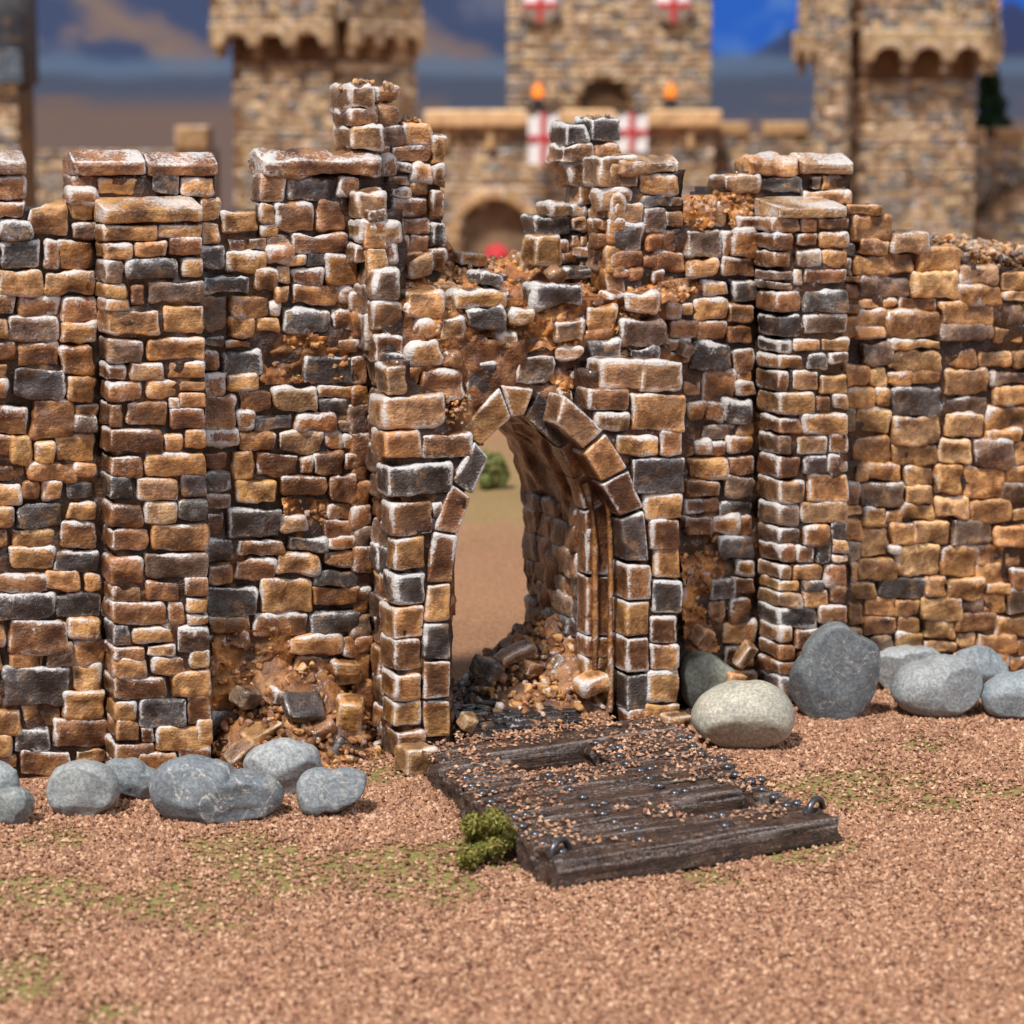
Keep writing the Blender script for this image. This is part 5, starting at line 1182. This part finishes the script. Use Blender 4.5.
P = np.stack([rad*q*wob*np.cos(th), rad*q*wob*np.sin(th), zz-.3*q*rad], 1); a = R.normal(size=(n, 3)); a /= np.linalg.norm(a, axis=1, keepdims=True); b_ = np.cross(a, R.normal(size=(n, 3))); b_ /= np.linalg.norm(b_, axis=1, keepdims=True)
Q4 = np.stack([P-a*.16, P+b_*.1, P+a*.16, P-b_*.1], 1).reshape(-1, 3)
m = MB(); m.add(Q4, Q4*0, np.repeat(srgb(36, 66, 40)[None]*R.uniform(.5, 1.6, (n, 1)), 4, 0), 0., 0., np.arange(n*4).reshape(-1, 4)); o = m.build('crown', LEAF, None, smooth=False); o.parent = tree

# ================================================================== PRINTED BACKDROP
D = 262.0
pxs = np.linspace(-260, 1290, 260); pys = np.linspace(-150, 212, 120)
X, Y = np.meshgrid(pxs, pys, indexing='ij'); px_, py_ = X.ravel(), Y.ravel()
q = np.stack([px_/60, py_/45, px_*0], 1); nz1 = vn(q)+.5*vn(q*2.3)+.25*vn(q*6)
def mixc(a, b, t): t = np.clip(t, 0, 1)[:, None]; return a*(1-t)+b*t
c = np.tile(srgb(56, 74, 112), (len(px_), 1))                                  # hills
ridge = np.sin((px_*.9-py_*1.6)/38.+nz1*1.1)
c = mixc(c, srgb(132, 114, 106), (ridge*1.1+nz1*.35-.1)*(px_ < 520)); c = mixc(c, srgb(92, 102, 130), nz1*.9)
sky = (px_ > 690)*1.0
c = mixc(c, srgb(22, 92, 196), np.clip((px_-690)/12, 0, 1)*np.clip((58+8*nz1-py_)/8, 0, 1)); c = mixc(c, srgb(90, 140, 200), np.clip((px_-690)/12, 0, 1)*np.clip(nz1*.8-.2, 0, .5)*(py_ < 60))
for cx, cy, sl in ((790, 22, .75), (1010, 0, .6), (900, 40, .5)):
    t = np.clip((py_-(cy+np.abs(px_-cx)*sl+nz1*4))/6, 0, 1); c = mixc(c, srgb(44, 52, 84), t*np.clip((px_-690)/12, 0, 1)*.9)
c = mixc(c, srgb(88, 112, 142), np.clip((py_-50+4*nz1)/14, 0, .85)); c = mixc(c, srgb(70, 82, 106), np.clip((py_-70+3*nz1)/10, 0, 1))
c = mixc(c, srgb(112, 96, 92)*1.0, np.clip((py_-92)/22, 0, 1)*(px_ < 450)+np.clip((py_-112)/20, 0, 1)*(px_ >= 450))
c = mixc(c, srgb(122, 100, 84), np.clip(nz1*.8, 0, 1)*(py_ > 95)*.6)
P = []
for a, b_ in zip(px_, py_):
    r = ray(a, b_); P.append(CAM+r*(D/np.dot(r, FH)))
P = np.array(P); P[:, 2] = np.maximum(P[:, 2], -1)
nx, ny = 259, 119
i, j = np.meshgrid(np.arange(nx), np.arange(ny), indexing='ij'); v = (i*(ny+1)+j).ravel()
m = MB(); m.add(P, P*0, c, 0., 0., np.stack([v, v+ny+1, v+ny+2, v+1], 1)); 
mB, nt, b = newmat('printed_board'); g = NT(nt); at = g.n('ShaderNodeAttribute', attribute_name='col'); g.l(at.outputs['Color'], b.inputs['Base Color']); b.inputs['Roughness'].default_value = .9
tag(m.build('backdrop', mB), 'printed backdrop of dark blue mountains, lake and brown fields', kind='structure')

# ================================================================== LIGHT
w = bpy.data.worlds.new('World'); scene.world = w; w.use_nodes = True; nt = w.node_tree; nt.nodes.clear()
bg = nt.nodes.new('ShaderNodeBackground'); ow = nt.nodes.new('ShaderNodeOutputWorld'); nt.links.new(bg.outputs[0], ow.inputs[0])
bg.inputs['Color'].default_value = (.80, .88, 1.0, 1); bg.inputs['Strength'].default_value = .33
def sun(az_px, el, strength, angle, col):
    # az: degrees, measured from the camera's back direction, positive = towards the left
    l = bpy.data.lights.new('studio_key', 'SUN'); l.energy = strength; l.angle = math.radians(angle); l.color = col
    o = bpy.data.objects.new('studio_key', l); COL.objects.link(o)
    a = math.radians(az_px); d = -FH*math.cos(a)-RT*math.sin(a); d = d*math.cos(math.radians(el))+A(0, 0, math.sin(math.radians(el)))
    o.rotation_euler = Vector([float(-x) for x in d]).to_track_quat('-Z', 'Y').to_euler(); return o
sun(30, 57, 4.3, 7, (1.0, .96, .90)); 
s2 = sun(-50, 42, .8, 30, (.92, .95, 1.0)); s2.name = 'studio_fill'

cd = bpy.data.cameras.new('camera'); co = bpy.data.objects.new('camera', cd); COL.objects.link(co)
co.location = Vector([float(v) for v in CAM]); co.rotation_euler = Vector([float(v) for v in FW]).to_track_quat('-Z', 'Y').to_euler()
cd.sensor_width = 36; cd.lens = F/1024*36; cd.clip_start = .5; cd.clip_end = 2000
cd.dof.use_dof = True; cd.dof.focus_distance = 46.5; cd.dof.aperture_fstop = .32; cd.dof.aperture_blades = 0
scene.camera = co
scene.view_settings.view_transform = 'Standard'; scene.view_settings.look = 'None'; scene.view_settings.exposure = 0.0; scene.view_settings.gamma = 1.0
scene.render.resolution_x = 1024; scene.render.resolution_y = 1024
